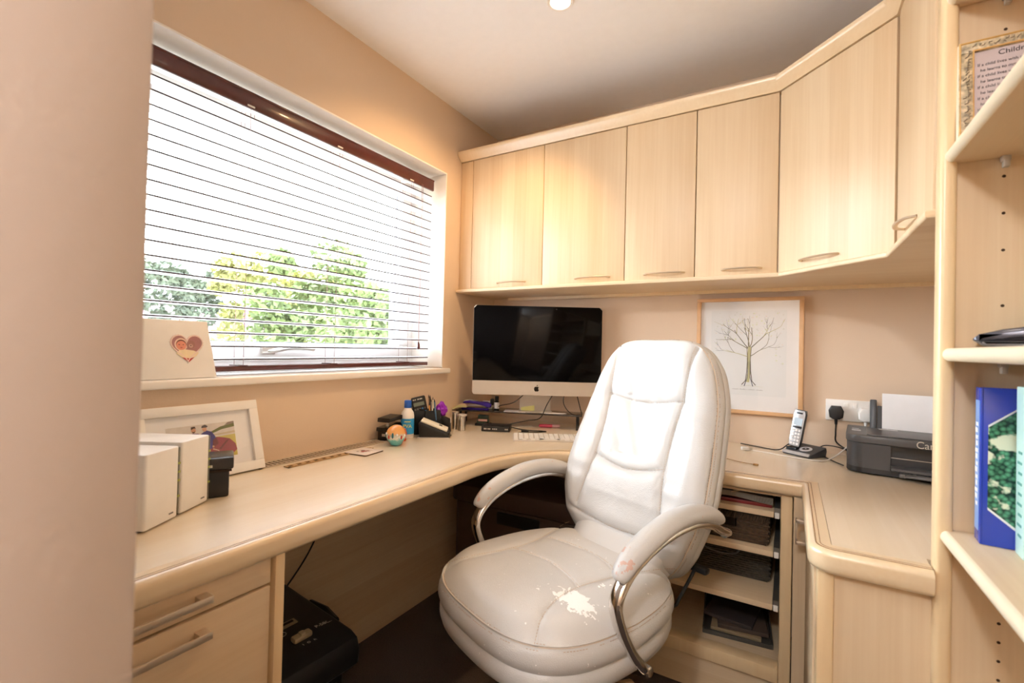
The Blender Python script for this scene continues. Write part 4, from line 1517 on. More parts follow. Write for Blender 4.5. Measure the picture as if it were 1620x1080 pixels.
# folded leaflet and cap at the riser's left end
p = on_riser(-0.285, 0.03)
FLY = [mat('leaflet_green', (204, 200, 150), .7), mat('leaflet_pink', (226, 190, 176), .7)]
b = MB()
b.prism([(-.045, .0), (-.035, .010), (-.01, .022), (.02, .026), (.035, .018), (.03, .012), (-.005, .012), (-.03, .003)], -.03, .03, 'xz', mi=0)
b.prism([(-.012, .0225), (.02, .0265), (.034, .0190), (.033, .0215), (.02, .029), (-.012, .025)], -.028, .031, 'xz', mi=1)
tag(b.build('folded_leaflet', FLY, loc=(p[0], p[1], ZR), rot=(0, 0, rz_)), 'folded green and pink leaflet at the far left of the riser', 'leaflet')
p = on_riser(-0.165, 0.075)
t = thing('correction_roller', 'small black and white roller behind the purple stapler', 'desk tool', (p[0], p[1], ZR), rz_)
MB().box(-.028, .022, -.010, .010, 0, .040, .006).build('roller_body', WHITEP, t)
MB().box(.012, .032, -.012, .012, .02, .052, .006).build('roller_cap', BLACKP, t)
p = on_riser(-0.115, 0.05)
t = thing('dropper_bottle', 'tiny white labelled bottle with a black cap standing on the riser', 'bottle', (p[0], p[1], ZR))
MB().lathe([(0, 0), (.0115, 0), (.012, .003), (.012, .042), (.006, .046)], seg=18).build('bottle_body', BLACKG, t)
MB().lathe([(.0122, .008), (.0123, .008), (.0123, .038), (.0122, .038)], seg=18).build('bottle_label', PAPER, t)
MB().lathe([(.0085, .046), (.0095, .047), (.0095, .066), (.008, .068), (0, .068)], seg=18).build('bottle_cap', BLACKP, t)

# small hub box, stamp, highlighter, plug under the riser
t = thing('set_top_box', 'flat black box with silver marks on the desk under the riser', 'electronic box', (-1.142, 1.800, ZD), R(25))
MB().box(-.064, .064, -.045, .045, 0, .024, .003).build('box_casing', BLACKP, t)
b = MB()
for i, x in enumerate((-.052, -.045, -.035, -.028, -.014, -.006, .002, .042, .050)):
    b.box(x, x + .005, -.0456, -.0449, .009, .015)
b.build('printed_marks', SILK, t)
t = thing('self_inking_stamp', 'dark green and black stamp on the desk beneath the riser', 'stamp', (-1.262, 1.868, ZD + .0), R(24))
MB().box(-.038, .038, -.022, .022, 0, .012, .003).build('stamp_base', BLACKP, t)
MB().prism([(-.030, .012), (.030, .012), (.024, .050), (-.024, .050)], -.018, .018, 'xz', bev=.004).build('stamp_body', mat('bottle_green', (18, 42, 26), .3), t)
MB().box(-.022, .022, -.0186, -.0175, .022, .032).build('stamp_label', mat('pale_red_label', (196, 150, 140), .6), t)
t = thing('highlighter', 'pink highlighter pen lying under the right half of the riser', 'pen', (-.985, 2.012, ZD + .008), R(28))
MX = Euler((0, R(90), 0)).to_matrix().to_4x4()
MB().lathe([(0, -.045), (.005, -.045), (.0078, -.040), (.0078, .030), (.005, .036), (0, .036)], seg=12, M=MX).build('pen_body', mat('pink_plastic', (226, 84, 110), .3), t)
MB().lathe([(.0082, .018), (.0082, .050), (.006, .054), (0, .054)], seg=12, M=MX).build('pen_cap', mat('pale_pink_plastic', (214, 170, 172), .3), t)

# keyboard
t = thing('keyboard', 'slim white computer keyboard on the desk in front of the computer', 'keyboard', (-.856, 1.757, ZD), R(31))
KW, KD = .150, .057
b = MB()
b.prism([(-KD, 0), (KD, 0), (KD, .011), (-KD, .005)], -KW, KW, 'yz', bev=.001)
b.build('keyboard_body', ALU, t)
b = MB()
for r_ in range(6):
    n = 14 if r_ < 5 else 9
    y = KD - .012 - r_ * .0182
    for k in range(n):
        x = -KW + .012 + k * (2 * KW - .024) / (n - 1)
        wk = .0082 if n == 14 else (.0082 if k not in (4,) else .045)
        z = .005 + (y + KD) / (2 * KD) * .006
        b.box(x - wk, x + wk, y - .0076, y + .0076, z - .001, z + .0035)
b.build('keys', WHITEP, t, kind='stuff')
# leaflet right of the keyboard
b = MB()
b.box(-.05, .05, -.035, .035, 0, .003, mi=0)
for i, (x, y, w_, h_, mi) in enumerate(((-.045, -.02, .03, .045, 1), (-.008, -.028, .03, .03, 2), (.02, -.02, .025, .045, 3), (-.01, .008, .028, .018, 1))):
    b.box(x, x + w_, y, y + h_, .003, .0033, mi=mi)
tag(b.build('postcard', [PAPER, mat('print_coral', (208, 120, 104), .5), mat('print_violet', (120, 100, 150), .5), mat('print_sand', (214, 196, 130), .5)], loc=(-.735, 1.925, ZD), rot=(0, 0, R(15))), 'colourful printed card behind the right end of the keyboard', 'leaflet')

# cables around the computer
cable('screen_cable', [(-1.05, 1.99, .95), (-1.12, 1.93, .862), (-1.20, 1.92, .835), (-1.24, 1.95, .812)], .0022, CABLE, 'black cable running left from the computer onto the riser')
cable('usb_cable', [(-.93, 2.02, .96), (-.965, 1.955, .86), (-.990, 1.935, .795), (-1.04, 1.91, .780), (-1.085, 1.86, .770), (-1.115, 1.835, .758), (-1.09, 1.845, .752), (-1.03, 1.86, .745), (-.965, 1.895, .7425), (-.94, 1.895, .7425), (-.965, 1.86, .7425), (-1.005, 1.835, .7425)], .0024, CABLE, 'long black cable looping down in front of the riser to a plug')
cable('screen_cable', [(-.90, 2.04, .95), (-.905, 2.00, .88), (-.885, 1.99, .84), (-.855, 2.0, .815), (-.835, 2.03, .812)], .0020, CABLE, 'middle black cable hanging beneath the right side of the computer')
cable('screen_cable', [(-.875, 2.055, .95), (-.845, 2.04, .87), (-.825, 2.035, .812)], .0022, CABLE, 'rightmost black cable hanging beneath the computer')
t = thing('usb_plug', 'black plug with a pale metal tip lying in front of the riser', 'plug', (-1.022, 1.824, ZD + .0055), R(30))
MB().box(-.005, .028, -.006, .006, -.0045, .0045, .002).build('plug_grip', BLACKP, t)
MB().box(-.020, -.005, -.0055, .0055, -.0025, .0025).build('plug_tip', mat('plug_metal', (222, 204, 176), .3, metal=.5), t)

# ------------------------------------------------------------------ things on the left of the desk corner
t = thing('hole_punch', 'large black two-lever hole punch against the window wall', 'hole punch', (-1.368, 1.375, ZD), R(100))
MB().box(-.055, .050, -.035, .032, 0, .045, .006).build('punch_base', BLACKP, t)
MB().prism([(-.070, .040), (.045, .050), (.05, .062), (-.068, .054)], -.028, .028, 'xz', bev=.003).build('punch_lever', BLACKG, t)
MB().prism([(-.062, .074), (.02, .078), (.055, .068), (.055, .088), (.02, .096), (-.060, .090)], -.030, .030, 'xz', bev=.005).build('punch_handle', BLACKP, t)
MB().cyl((-.035, 0, .045), (-.035, 0, .08), .006, seg=10).build('punch_pin', STEEL, t)
MB().box(-.0555, -.0545, -.012, .010, .018, .028).build('maker_plate', SILK, t)
RED = mat('orange_red_plastic', (214, 70, 30), .35)
tag(MB().prism([(-.03, -.012), (.03, -.016), (.034, .012), (-.02, .016)], 0, .050, 'xy', bev=.006).build('tape_case', RED, loc=(-1.318, 1.352, ZD), rot=(0, 0, R(60))), 'small orange-red plastic case behind the glass globe', 'case')
# globe paperweight
t = thing('paperweight_globe', 'small glass globe paperweight with an orange sky and teal base', 'paperweight', (-1.272, 1.298, ZD))
GL = bpy.data.materials.new('painted_globe')
GL.use_nodes = True
gn = GL.node_tree.nodes
gl_ = GL.node_tree.links
gp = gn['Principled BSDF']
gp.inputs['Roughness'].default_value = .06
gp.inputs['Coat Weight'].default_value = 1
tcg = gn.new('ShaderNodeTexCoord')
sxg = gn.new('ShaderNodeSeparateXYZ')
gl_.new(tcg.outputs['Object'], sxg.inputs[0])
nzg = gn.new('ShaderNodeTexNoise')
nzg.inputs['Scale'].default_value = 70
gl_.new(tcg.outputs['Object'], nzg.inputs['Vector'])
mag = gn.new('ShaderNodeMath')
mag.operation = 'MULTIPLY_ADD'
mag.inputs[1].default_value = .022
gl_.new(nzg.outputs['Fac'], mag.inputs[0])
gl_.new(sxg.outputs['Z'], mag.inputs[2])
mrg = gn.new('ShaderNodeMapRange')
mrg.inputs['From Min'].default_value = .008
mrg.inputs['From Max'].default_value = .085
gl_.new(mag.outputs[0], mrg.inputs['Value'])
crg = gn.new('ShaderNodeValToRGB')
e_ = crg.color_ramp.elements
e_[0].position = 0
e_[0].color = (*lin((40, 140, 150)), 1)
e_[1].position = 1
e_[1].color = (*lin((226, 150, 70)), 1)
for ps, cc in ((.34, (110, 190, 190)), (.46, (236, 232, 220)), (.56, (190, 200, 190)), (.66, (236, 176, 104))):
    q = e_.new(ps)
    q.color = (*lin(cc), 1)
gl_.new(mrg.outputs[0], crg.inputs['Fac'])
gl_.new(crg.outputs['Color'], gp.inputs['Base Color'])
MB().lathe([(0, 0), (.018, 0), (.024, .006)] + [(.037 * math.sin(R(a)), .040 - .037 * math.cos(R(a))) for a in range(48, 181, 11)], seg=28).build('globe_body', GL, t, smooth=60)
b = MB()
for k in range(14):
    a = k * .45 + .2
    b.sph((.036 * math.cos(a), .036 * math.sin(a), .040 + .006 * math.sin(k * 2.3)), (.004, .004, .005 + .003 * (k % 3)), 8, mi=k % 3)
b.build('raised_figures', [PAPER, mat('figure_red', (190, 70, 50), .5), mat('figure_teal', (50, 120, 130), .5)], t)
# glue bottle
t = thing('glue_bottle', 'white glue bottle with a blue cap and light blue label', 'bottle', (-1.338, 1.428, ZD))
MB().lathe([(0, 0), (.024, 0), (.0265, .003), (.0265, .088), (.024, .103), (.016, .116), (.013, .122)], seg=24).build('bottle_body', WHITEP, t, smooth=50)
MB().lathe([(.0267, .018), (.0269, .018), (.0269, .080), (.0267, .080)], seg=24).build('bottle_label', mat('label_sky_blue', (52, 160, 222), .4), t, smooth=50)
MB().lathe([(.0145, .122), (.0150, .123), (.0142, .150), (.012, .152), (0, .152)], seg=20).build('bottle_cap', mat('blue_cap', (24, 92, 190), .4), t, smooth=50)
LABY = mat('label_yellow', (240, 236, 120), .5)
ca = math.atan2(-1.43, 1.338)
text('label_lettering', 'PVA', .020, LABY, t, (.0273 * math.cos(ca), .0273 * math.sin(ca), .050), (R(90), 0, ca + R(90)), .0004)
b = MB()
for k in range(6):
    a9 = ca + (k - 2.5) * .16
    b.obox((.0272 * math.cos(a9), .0272 * math.sin(a9), .068 + .0008 * (k % 2)), (.0006, .0030, .0045), (0, 0, a9))
b.build('label_small_print', LABY, t, kind='stuff')
# desk organiser with pen pot
t = thing('desk_organiser', 'black open desk organiser with a tall pen compartment in the corner', 'organiser', (-1.352, 1.565, ZD), R(62))
def tray(b, x0, x1, y0, y1, h, th=.002, z0=0.0):
    b.box(x0, x1, y0, y1, z0, z0 + th)
    b.box(x0, x0 + th, y0, y1, z0, z0 + h)
    b.box(x1 - th, x1, y0, y1, z0, z0 + h)
    b.box(x0 + th, x1 - th, y0, y0 + th, z0, z0 + h)
    b.box(x0 + th, x1 - th, y1 - th, y1, z0, z0 + h)
b = MB()
tray(b, -.022, .048, -.035, .035, .098)
b.build('pen_compartment', BLACKP, t)
b = MB()
tray(b, -.095, -.024, -.03, .04, .100)
b.build('rear_compartment', BLACKP, t)
b = MB()
tray(b, -.02, .045, -.055, -.036, .055)
b.build('clip_compartment', BLACKP, t)
def organ(x, y, z=0):
    a = R(62)
    return (-1.352 + x * math.cos(a) - y * math.sin(a), 1.565 + x * math.sin(a) + y * math.cos(a), ZD + z)
PENC = [((230, 160, 80), (40, 30, 26)), ((40, 36, 34), (30, 30, 30)), ((224, 214, 190), (120, 110, 100)), ((200, 196, 188), (60, 60, 60)), ((226, 190, 130), (220, 120, 90)), ((150, 120, 90), (60, 40, 30)), ((90, 130, 170), (30, 40, 60))]
penlab = ['orange pencil in the pen compartment', 'black pencil standing tallest in the pen compartment', 'cream pen in the pen compartment beside the black pencil', 'silver pen leaning in the pen compartment', 'pale wooden pencil at the right of the pen compartment', 'brown pencil behind the calculator in the pen compartment', 'blue-grey pen leaning towards the window in the organiser']
for i, (c1_, c2_) in enumerate(PENC):
    px_ = (.008 + .005 * i, -.024 + .009 * (i % 6))
    p = organ(px_[0], px_[1], .003)
    t2 = thing('pencil' if i in (0, 1, 4, 5) else 'pen', penlab[i], 'pencil' if i in (0, 1, 4, 5) else 'pen', p, 0, 'pens and pencils in the organiser', rot=(R(4 - 2.2 * i), R(-2 + 2.0 * i - 3 * (i % 2)), R(40 * i)))
    L_ = .118 + .010 * ((i * 3) % 4)
    MB().cyl((0, 0, 0), (0, 0, L_), .0035, seg=7).build('barrel', mat('pen_barrel_%s' % 'abcdefg'[i], c1_, .4), t2)
    MB().cyl((0, 0, L_), (0, 0, L_ + .012), .0033, .001, seg=7).build('tip', mat('pen_tip_%s' % 'abcdefg'[i], c2_, .5), t2)
# calculator standing in the pen compartment
p = organ(-.006, .012, .012)
t = thing('calculator', 'black calculator standing upright and tilted in the pen compartment', 'calculator', p, 0, rot=(R(-10), R(-13), R(47)))
MB().prism([(-.030, 0), (.030, 0), (.032, .145), (-.032, .145)], -.006, .006, 'xz', vb=.007, bev=.002).build('calculator_body', BLACKP, t)
MB().box(-.024, .022, -.0068, -.0058, .104, .120).build('display', mat('lcd_grey_green', (120, 132, 118), .3), t)
b = MB()
for r_ in range(6):
    for k in range(5):
        b.box(-.025 + k * .0105, -.0175 + k * .0105, -.0078, -.0058, .014 + r_ * .0145, .022 + r_ * .0145, .0006, mi=0 if (r_ * 5 + k) % 4 else 1)
b.build('buttons', [GREYM, mat('button_blue', (60, 130, 190), .4)], t)
b = MB()
for x0_, x1_ in ((-.024, -.017), (-.015, -.010), (-.004, .004), (.006, .018)):
    b.box(x0_, x1_, -.0066, -.0058, .1305, .1355)
b.build('printed_marks', SILK, t)
# card machine
t = thing('card_machine', 'black desk card machine with a cream sloping top', 'card machine', (-1.268, 1.515, ZD), R(35))
t.scale = (1.15, 1.15, 1.15)
MB().prism([(-.050, 0), (.052, 0), (.056, .012), (.050, .020), (-.048, .058), (-.055, .050)], -.038, .038, 'xz', bev=.004).build('machine_body', BLACKP, t)
sl2 = math.atan2(.038, .098)
MB().obox((.001, 0, .0425), (.100, .068, .008), (0, sl2, 0), .003).build('top_plate', CREAMP, t)
MB().obox((.022, .004, .0395), (.012, .012, .002), (0, sl2, 0)).build('sensor_mark', BLACKP, t)
MB().prism([(-.056, -.040), (.058, -.040), (.062, .0), (.058, .040), (-.056, .040)], 0.0, .0035, 'xy').build('base_plate', STEEL, t)
# photo block and purple gift bag
t = thing('memo_holder', 'small black memo holder with a photo card beside the pen compartment', 'holder', (-1.312, 1.640, ZD), R(35))
MB().prism([(-.024, 0), (.026, 0), (.022, .052), (-.018, .070)], -.020, .020, 'xz', bev=.002).build('holder_body', BLACKP, t)
MB().obox((.0255, -.002, .020), (.0015, .030, .028), (0, R(-4), 0)).build('photo_card', mat('photo_grey_tan', (150, 132, 122), .5, noise=.6, nscale=150), t)
MB().obox((.0235, .0, .048), (.0015, .034, .018), (0, R(-4), 0)).build('white_card', PAPER, t)
VIO = mat('violet_tissue', (150, 30, 190), .35)
b = bmesh.new()
bmesh.ops.create_icosphere(b, subdivisions=3, radius=1)
rn = random.Random(4)
for v in b.verts:
    k_ = 1 + .16 * math.sin(v.co.x * 9 + 2) * math.sin(v.co.y * 11) + .1 * rn.uniform(-1, 1)
    zz = v.co.z
    f_ = (1 - .45 * max(0, zz)) * k_
    v.co = Vector((v.co.x * .024 * f_, v.co.y * .024 * f_, zz * .034 * k_))
m9 = MB().bm(b)
tag(m9.build('gift_tissue', VIO, loc=(-1.325, 1.628, ZD + .098), smooth=25), 'crumpled bright violet tissue on top of the memo holder', 'tissue')
# steel canisters
for (x, y, r_, h_, lid, lab) in ((-1.313, 1.712, .0155, .078, .0155, 'slim steel canister, the left of two'), (-1.268, 1.702, .0185, .072, .0235, 'steel canister with a wide lid, right of the slim one')):
    t = thing('steel_canister', lab, 'canister', (x, y, ZD), 0, 'steel canisters by the riser')
    MB().lathe([(0, 0), (r_, 0), (r_, h_ - .010), (r_ * .9, h_ - .009)], seg=24).build('canister_body', STEEL, t, smooth=40)
    MB().lathe([(r_ * .9, h_ - .010), (lid, h_ - .008), (lid, h_ - .001), (lid * .8, h_), (0, h_)], seg=24).build('lid', mat('satin_lid', (214, 206, 194), .4, metal=.6) if 'satin_lid' not in bpy.data.materials else bpy.data.materials['satin_lid'], t, smooth=40)
# coaster
t = thing('coaster', 'white square coaster with a red-brown motif on the window desk', 'coaster', (-1.272, 1.145, ZD), R(8))
MB().prism([(-.047, -.047), (.047, -.047), (.047, .047), (-.047, .047)], 0, .0035, 'xy', vb=.006).build('coaster_base', mat('cork_edge', (96, 74, 50), .8), t)
MB().prism([(-.0465, -.0465), (.0465, -.0465), (.0465, .0465), (-.0465, .0465)], .0035, .0042, 'xy', vb=.006).build('coaster_face', mat('glossy_white_print', (238, 226, 216), .2), t)
b = MB()
for (x, y, rx, ry, mi) in ((0, 0, .012, .009, 0), (.008, .010, .007, .006, 0), (-.010, .006, .006, .008, 1), (.004, -.013, .007, .005, 0), (.020, .004, .004, .004, 2), (-.022, .012, .006, .004, 2), (-.016, -.014, .005, .004, 1), (.016, .022, .005, .003, 2)):
    b.add([(px, py, .0043) for px, py in ell(x, y, rx, ry, 12)], [list(range(12))], mi)
b.build('printed_motif', [mat('motif_red_brown', (150, 60, 52), .4), mat('motif_dark', (70, 46, 50), .4), mat('motif_grey', (170, 150, 140), .4)], t)

# ------------------------------------------------------------------ flat pictures: layered print helper
def pm(name, col, rough=.45):
    return bpy.data.materials.get(name) or mat(name, col, rough, noise=.12, nscale=60)
def layered(name, par, shapes, y0=0.0, step=0.00012):
    """shapes: (points[(x,z)], material) drawn back to front on the plane y = y0, facing -y"""
    b = MB()
    mats = []
    for i, (pts, m_) in enumerate(shapes):
        if m_ not in mats:
            mats.append(m_)
        b.add([(x, y0 - step * (i + 1), z) for x, z in pts], [list(range(len(pts)))], mats.index(m_))
    return b.build(name, mats, par, smooth=0, recalc=False)
def rect(x0, x1, z0, z1):
    return [(x0, z0), (x1, z0), (x1, z1), (x0, z1)]

# white framed photograph leaning on the window wall
t = thing('photo_frame', 'white framed photograph of two men leaning against the window wall', 'picture frame', (-1.348, .672, ZD + .002), 0, rot=(R(-17), 0, R(90)))
FW, FH = .315, .205
b = MB()
for (x0, x1, z0, z1) in ((-FW / 2, FW / 2, 0, .026), (-FW / 2, FW / 2, FH - .026, FH), (-FW / 2, -FW / 2 + .026, .026, FH - .026), (FW / 2 - .026, FW / 2, .026, FH - .026)):
    b.box(x0, x1, -.011, .011, z0, z1, .0015)
b.build('frame', WHITEP, t)
MB().box(-FW / 2 + .02, FW / 2 - .02, 0.0, .004, .02, FH - .02).build('mount', PAPER, t, label='white card mount')
px0, px1, pz0, pz1 = -.085, .088, .052, .150
def P(u, v):
    return (px0 + (px1 - px0) * u, pz0 + (pz1 - pz0) * v)
def Pl(l):
    return [P(u, v) for u, v in l]
sk = pm('ph_skin', (214, 160, 130))
shp = [(rect(px0, px1, pz0, pz1), pm('ph_sky', (222, 214, 208))),
       (Pl([(0, 0), (1, 0), (1, .62), (.6, .60), (.3, .55), (0, .56)]), pm('ph_field', (206, 190, 96))),
       (Pl([(0, .0), (.34, 0), (.32, .5), (0, .58)]), pm('ph_dry_grass', (222, 204, 150))),
       (Pl([(.62, .70), (.80, .80), (1, .84), (1, .94), (.78, .88), (.62, .76)]), pm('ph_hedge', (96, 104, 34))),
       (Pl([(.62, .64), (1, .66), (1, .72), (.62, .68)]), pm('ph_path', (206, 190, 160))),
       (Pl([(.84, .90), (1, .94), (1, 1), (.9, .98)]), pm('ph_roof', (140, 124, 116))),
       (Pl([(0, .66), (.04, .78), (.10, .8), (.14, .7), (.12, .6), (.02, .58)]), pm('ph_bush', (208, 178, 146))),
       (Pl([(.30, .12), (.27, .58), (.31, .72), (.36, .78), (.44, .76), (.49, .66), (.50, .10)]), pm('ph_mauve_shirt', (140, 116, 160))),
       (Pl([(.46, .06), (.44, .60), (.48, .74), (.56, .82), (.64, .76), (.69, .60), (.67, .40), (.64, .08)]), pm('ph_navy_jacket', (66, 62, 140))),
       ([P(.375 + .034 * math.cos(a), .86 + .075 * math.sin(a)) for a in [k * PI / 8 for k in range(16)]], sk),
       (Pl([(.34, .88), (.345, .96), (.40, .965), (.412, .89), (.39, .92)]), pm('ph_hair', (60, 42, 34))),
       (Pl([(.352, .83), (.365, .79), (.385, .79), (.4, .83), (.375, .815)]), pm('ph_hair', (60, 42, 34))),
       ([P(.535 + .033 * math.cos(a), .86 + .072 * math.sin(a)) for a in [k * PI / 8 for k in range(16)]], sk),
       (Pl([(.49, .90), (.50, .96), (.55, .985), (.59, .93), (.57, .90)]), pm('ph_cap', (74, 66, 72))),
       (Pl([(.62, .30), (.64, .52), (.70, .60), (.80, .56), (.90, .50), (.98, .34), (1.0, .16), (.94, .08), (.74, .04), (.62, .02), (.54, .16), (.53, .24)]), pm('ph_maroon', (150, 44, 66))),
       (Pl([(.70, .60), (.72, .40), (.62, .30), (.64, .52)]), pm('ph_maroon_dark', (112, 30, 50))),
       (Pl([(.72, .26), (.84, .46), (.90, .50), (.74, .22)]), pm('ph_maroon_dark', (112, 30, 50))),
       (Pl([(.62, .26), (.70, .20), (.74, .06), (.75, .06), (.71, .22), (.63, .29)]), pm('ph_pole', (214, 180, 160))),
       ([P(.635 + .016 * math.cos(a), .34 + .03 * math.sin(a)) for a in [k * PI / 6 for k in range(12)]], sk)]
layered('photograph', t, shp, 0.0).name = 'photograph'
MB().box(-FW / 2 + .022, FW / 2 - .022, -.0065, -.0055, .022, FH - .022).build('glazing', PICGLASS, t)

# white heart frame on the sill
t = thing('heart_photo_frame', 'white photo block with a heart-shaped opening standing on the window sill', 'picture frame', (-1.408, .622, WZ0 + .0135), 0, rot=(R(-9), 0, R(93)))
HW, HH = .100, .160
def heart(s, cx=.025, cz=.088, n=40):
    out = []
    for k in range(n):
        a = 2 * PI * k / n
        out.append((cx + s * 16 * math.sin(a) ** 3 / 16, cz + s * (13 * math.cos(a) - 5 * math.cos(2 * a) - 2 * math.cos(3 * a) - math.cos(4 * a)) / 16))
    return out
b = MB()
b.prism([(-HW, 0), (HW, 0), (HW - .018, HH), (-HW, HH)], 0.0, .022, 'xz', bev=.0015)
b.build('block', WHITEP, t)
hs = .038
b = MB()
h1 = heart(hs)
b.tube([(x, -.0005, z) for x, z in heart(hs * 1.06)], .0022, 6, closed=True)
b.build('heart_rim', mat('blush_rim', (240, 214, 204), .5), t)
b = MB()
for k, (x, z) in enumerate(heart(hs * 1.16, n=44)):
    b.sph((x, -.0004, z), .0011, 6)
b.build('beaded_edge', WHITEP, t)
skb = pm('ph_baby_skin', (232, 152, 128))
shp = [(heart(hs), pm('ph_mauve_cloth', (176, 124, 124))),
       (ell(.010, .093, .0165, .0175, 20), pm('ph_pale_blanket', (240, 208, 190))),
       (ell(.010, .092, .0130, .0140, 20), pm('ph_brown_hair', (110, 60, 44))),
       (ell(.010, .090, .0125, .0125, 20), skb),
       (ell(.005, .092, .0022, .0010, 8), pm('ph_dark', (70, 36, 34))),
       (ell(.015, .092, .0022, .0010, 8), pm('ph_dark', (70, 36, 34))),
       (ell(.010, .084, .0030, .0012, 8), pm('ph_lip', (170, 70, 70))),
       (ell(.034, .092, .0110, .0120, 18), pm('ph_teddy', (168, 120, 112))),
       (ell(.034, .089, .0055, .0055, 14), pm('ph_teddy_light', (200, 160, 148))),
       (ell(.034, .090, .0018, .0016, 8), pm('ph_dark', (70, 36, 34))),
       ([(-.004, .068), (.004, .077), (.020, .079), (.040, .076), (.054, .070), (.046, .060), (.030, .054), (.012, .056)], pm('ph_cream_cloth', (246, 226, 190))),
       ([(.010, .057), (.030, .054), (.042, .058), (.027, .044)], pm('ph_red', (190, 44, 50)))]
layered('photograph', t, shp, -.0008)

# two white storage devices and a black box at the left end of the desk
VENTM = mat('grey_bezel', (120, 118, 104), .4)
def device(loc, rz, label, dep, h):
    t = thing('network_drive', label, 'electronic box', loc, rz, 'white network drives at the left end of the desk')
    MB().prism([(-.046, 0), (.044, 0), (.044, dep), (-.046, dep)], 0.003, h, 'xy', vb=.006, bev=.003).build('casing', WHITEP, t)
    b = MB()
    b.box(.0445, .049, .002, dep - .01, 0.006, h - .003, .001)
    b.build('side_bezel', VENTM, t)
    b = MB()
    for z in (h * .28, h * .5, h * .62, h * .74):
        b.box(.0440, .0493, .0005, .004, z, z + .004)
    b.build('indicator_lights', mat('olive_light', (176, 180, 90), .4) if 'olive_light' not in bpy.data.materials else bpy.data.materials['olive_light'], t)
    for x in (-.035, .033):
        MB().box(x - .006, x + .006, .01, dep - .01, 0, .003).build('foot', BLACKP, t)
    MB().box(.018, .030, -.0006, .0002, .014, .017).build('maker_mark', GREYM, t)
    return t
device((-1.096, .462, ZD), R(120), 'nearer of the two white network drives, left of the other', .150, .152)
device((-1.148, .548, ZD), R(120), 'farther white network drive, beside the black box', .190, .157)
t = thing('card_reader', 'small black box with a slot behind the white network drives', 'electronic box', (-1.226, .612, ZD), R(62))
MB().box(-.045, .045, -.040, .040, 0, .062, .004).build('box_body', BLACKP, t)
MB().box(-.048, .054, -.044, .044, .066, .096, .005).build('box_lid', mat('satin_black', (44, 42, 44), .25), t)
MB().box(-.048, .050, -.0448, -.043, .062, .067).build('slot', DARK, t)
MB().box(-.03, .01, -.0449, -.0438, .074, .080).build('maker_mark', SILK, t)

# ------------------------------------------------------------------ tree picture on the back wall
t = thing('tree_picture', 'pale wood framed drawing of a bare tree hanging under the wall cabinets', 'picture', (-.152, Y0 - .002, .868), 0, rot=(0, R(.0), 0))
TW, THH = .395, .478
b = MB()
for (x0, x1, z0, z1) in ((-TW / 2, TW / 2, 0, .014), (-TW / 2, TW / 2, THH - .014, THH), (-TW / 2, -TW / 2 + .016, .014, THH - .014), (TW / 2 - .016, TW / 2, .014, THH - .014)):
    b.box(x0, x1, -.028, 0, z0, z1, .001)
b.build('frame', mat('blond_frame', (222, 176, 128), .45, noise=.1), t)
MB().box(-TW / 2 + .012, TW / 2 - .012, -.016, -.002, .012, THH - .012).build('mount', mat('white_mount', (238, 236, 234), .8), t)
MB().box(-.140, .140, -.0165, -.0160, .075, .425).build('drawing_paper', mat('drawing_paper', (232, 232, 230), .8), t)
INK = mat('ink_brown', (74, 54, 40), .6)
OLIVE = mat('ink_olive', (190, 184, 136), .6)
NAVY = mat('ink_navy', (52, 56, 84), .6)
segs = []
rt = random.Random(11)
def ribbon(b, pts, w0, w1, y, mi):
    n = len(pts)
    L_, R_ = [], []
    for i, (x, z) in enumerate(pts):
        q0 = pts[max(i - 1, 0)]
        q1 = pts[min(i + 1, n - 1)]
        dx, dz = q1[0] - q0[0], q1[1] - q0[1]
        l = math.hypot(dx, dz) or 1
        w_ = (w0 + (w1 - w0) * i / (n - 1)) / 2
        L_.append((x - dz / l * w_, y, z + dx / l * w_))
        R_.append((x + dz / l * w_, y, z - dx / l * w_))
    for i in range(n - 1):
        b.add([L_[i], L_[i + 1], R_[i + 1], R_[i]], [[0, 1, 2, 3]], mi)
b = MB()
tx, tz = .006, .130
def br(x, z, ang_, l, w_, dep):
    pts = [(x, z)]
    a = ang_
    n = 5
    for i in range(n):
        a += rt.uniform(-.16, .16) + (.04 if ang_ < PI / 2 else -.04)
        x += math.cos(a) * l / n
        z += math.sin(a) * l / n
        pts.append((x, z))
    if z < .405 and abs(x) < .135:
        ribbon(b, pts, w_, w_ * .45, -.01665 - .00001 * dep, (0, 1, 2, 0)[rt.randrange(4)])
        if w_ > .0016:
            ribbon(b, [(p[0] + w_ * .3, p[1]) for p in pts], w_ * .35, w_ * .1, -.0168, 1)
    if dep > 0:
        for k in range(2 if dep > 2 else 2):
            j = rt.choice((3, 4, 5))
            br(pts[j][0], pts[j][1], a + (k * 2 - 1) * rt.uniform(.25, .6), l * rt.uniform(.6, .8), w_ * .6, dep - 1)
ribbon(b, [(tx - .004, .130), (tx + .002, .175), (tx - .002, .225), (tx + .002, .275)], .013, .011, -.0167, 1)
for s_ in (-1, 1):
    ribbon(b, [(tx + s_ * .026, .118), (tx + s_ * .012, .135), (tx + s_ * .007, .175), (tx + s_ * .0055, .225), (tx + s_ * .008, .275)], .003, .002, -.0168, 0)
    ribbon(b, [(tx + s_ * .016, .113), (tx + s_ * .005, .150), (tx + s_ * .003, .215)], .003, .001, -.0169, 2)
ribbon(b, [(tx - .03, .112), (tx, .116), (tx + .05, .112)], .001, .0005, -.0168, 1)
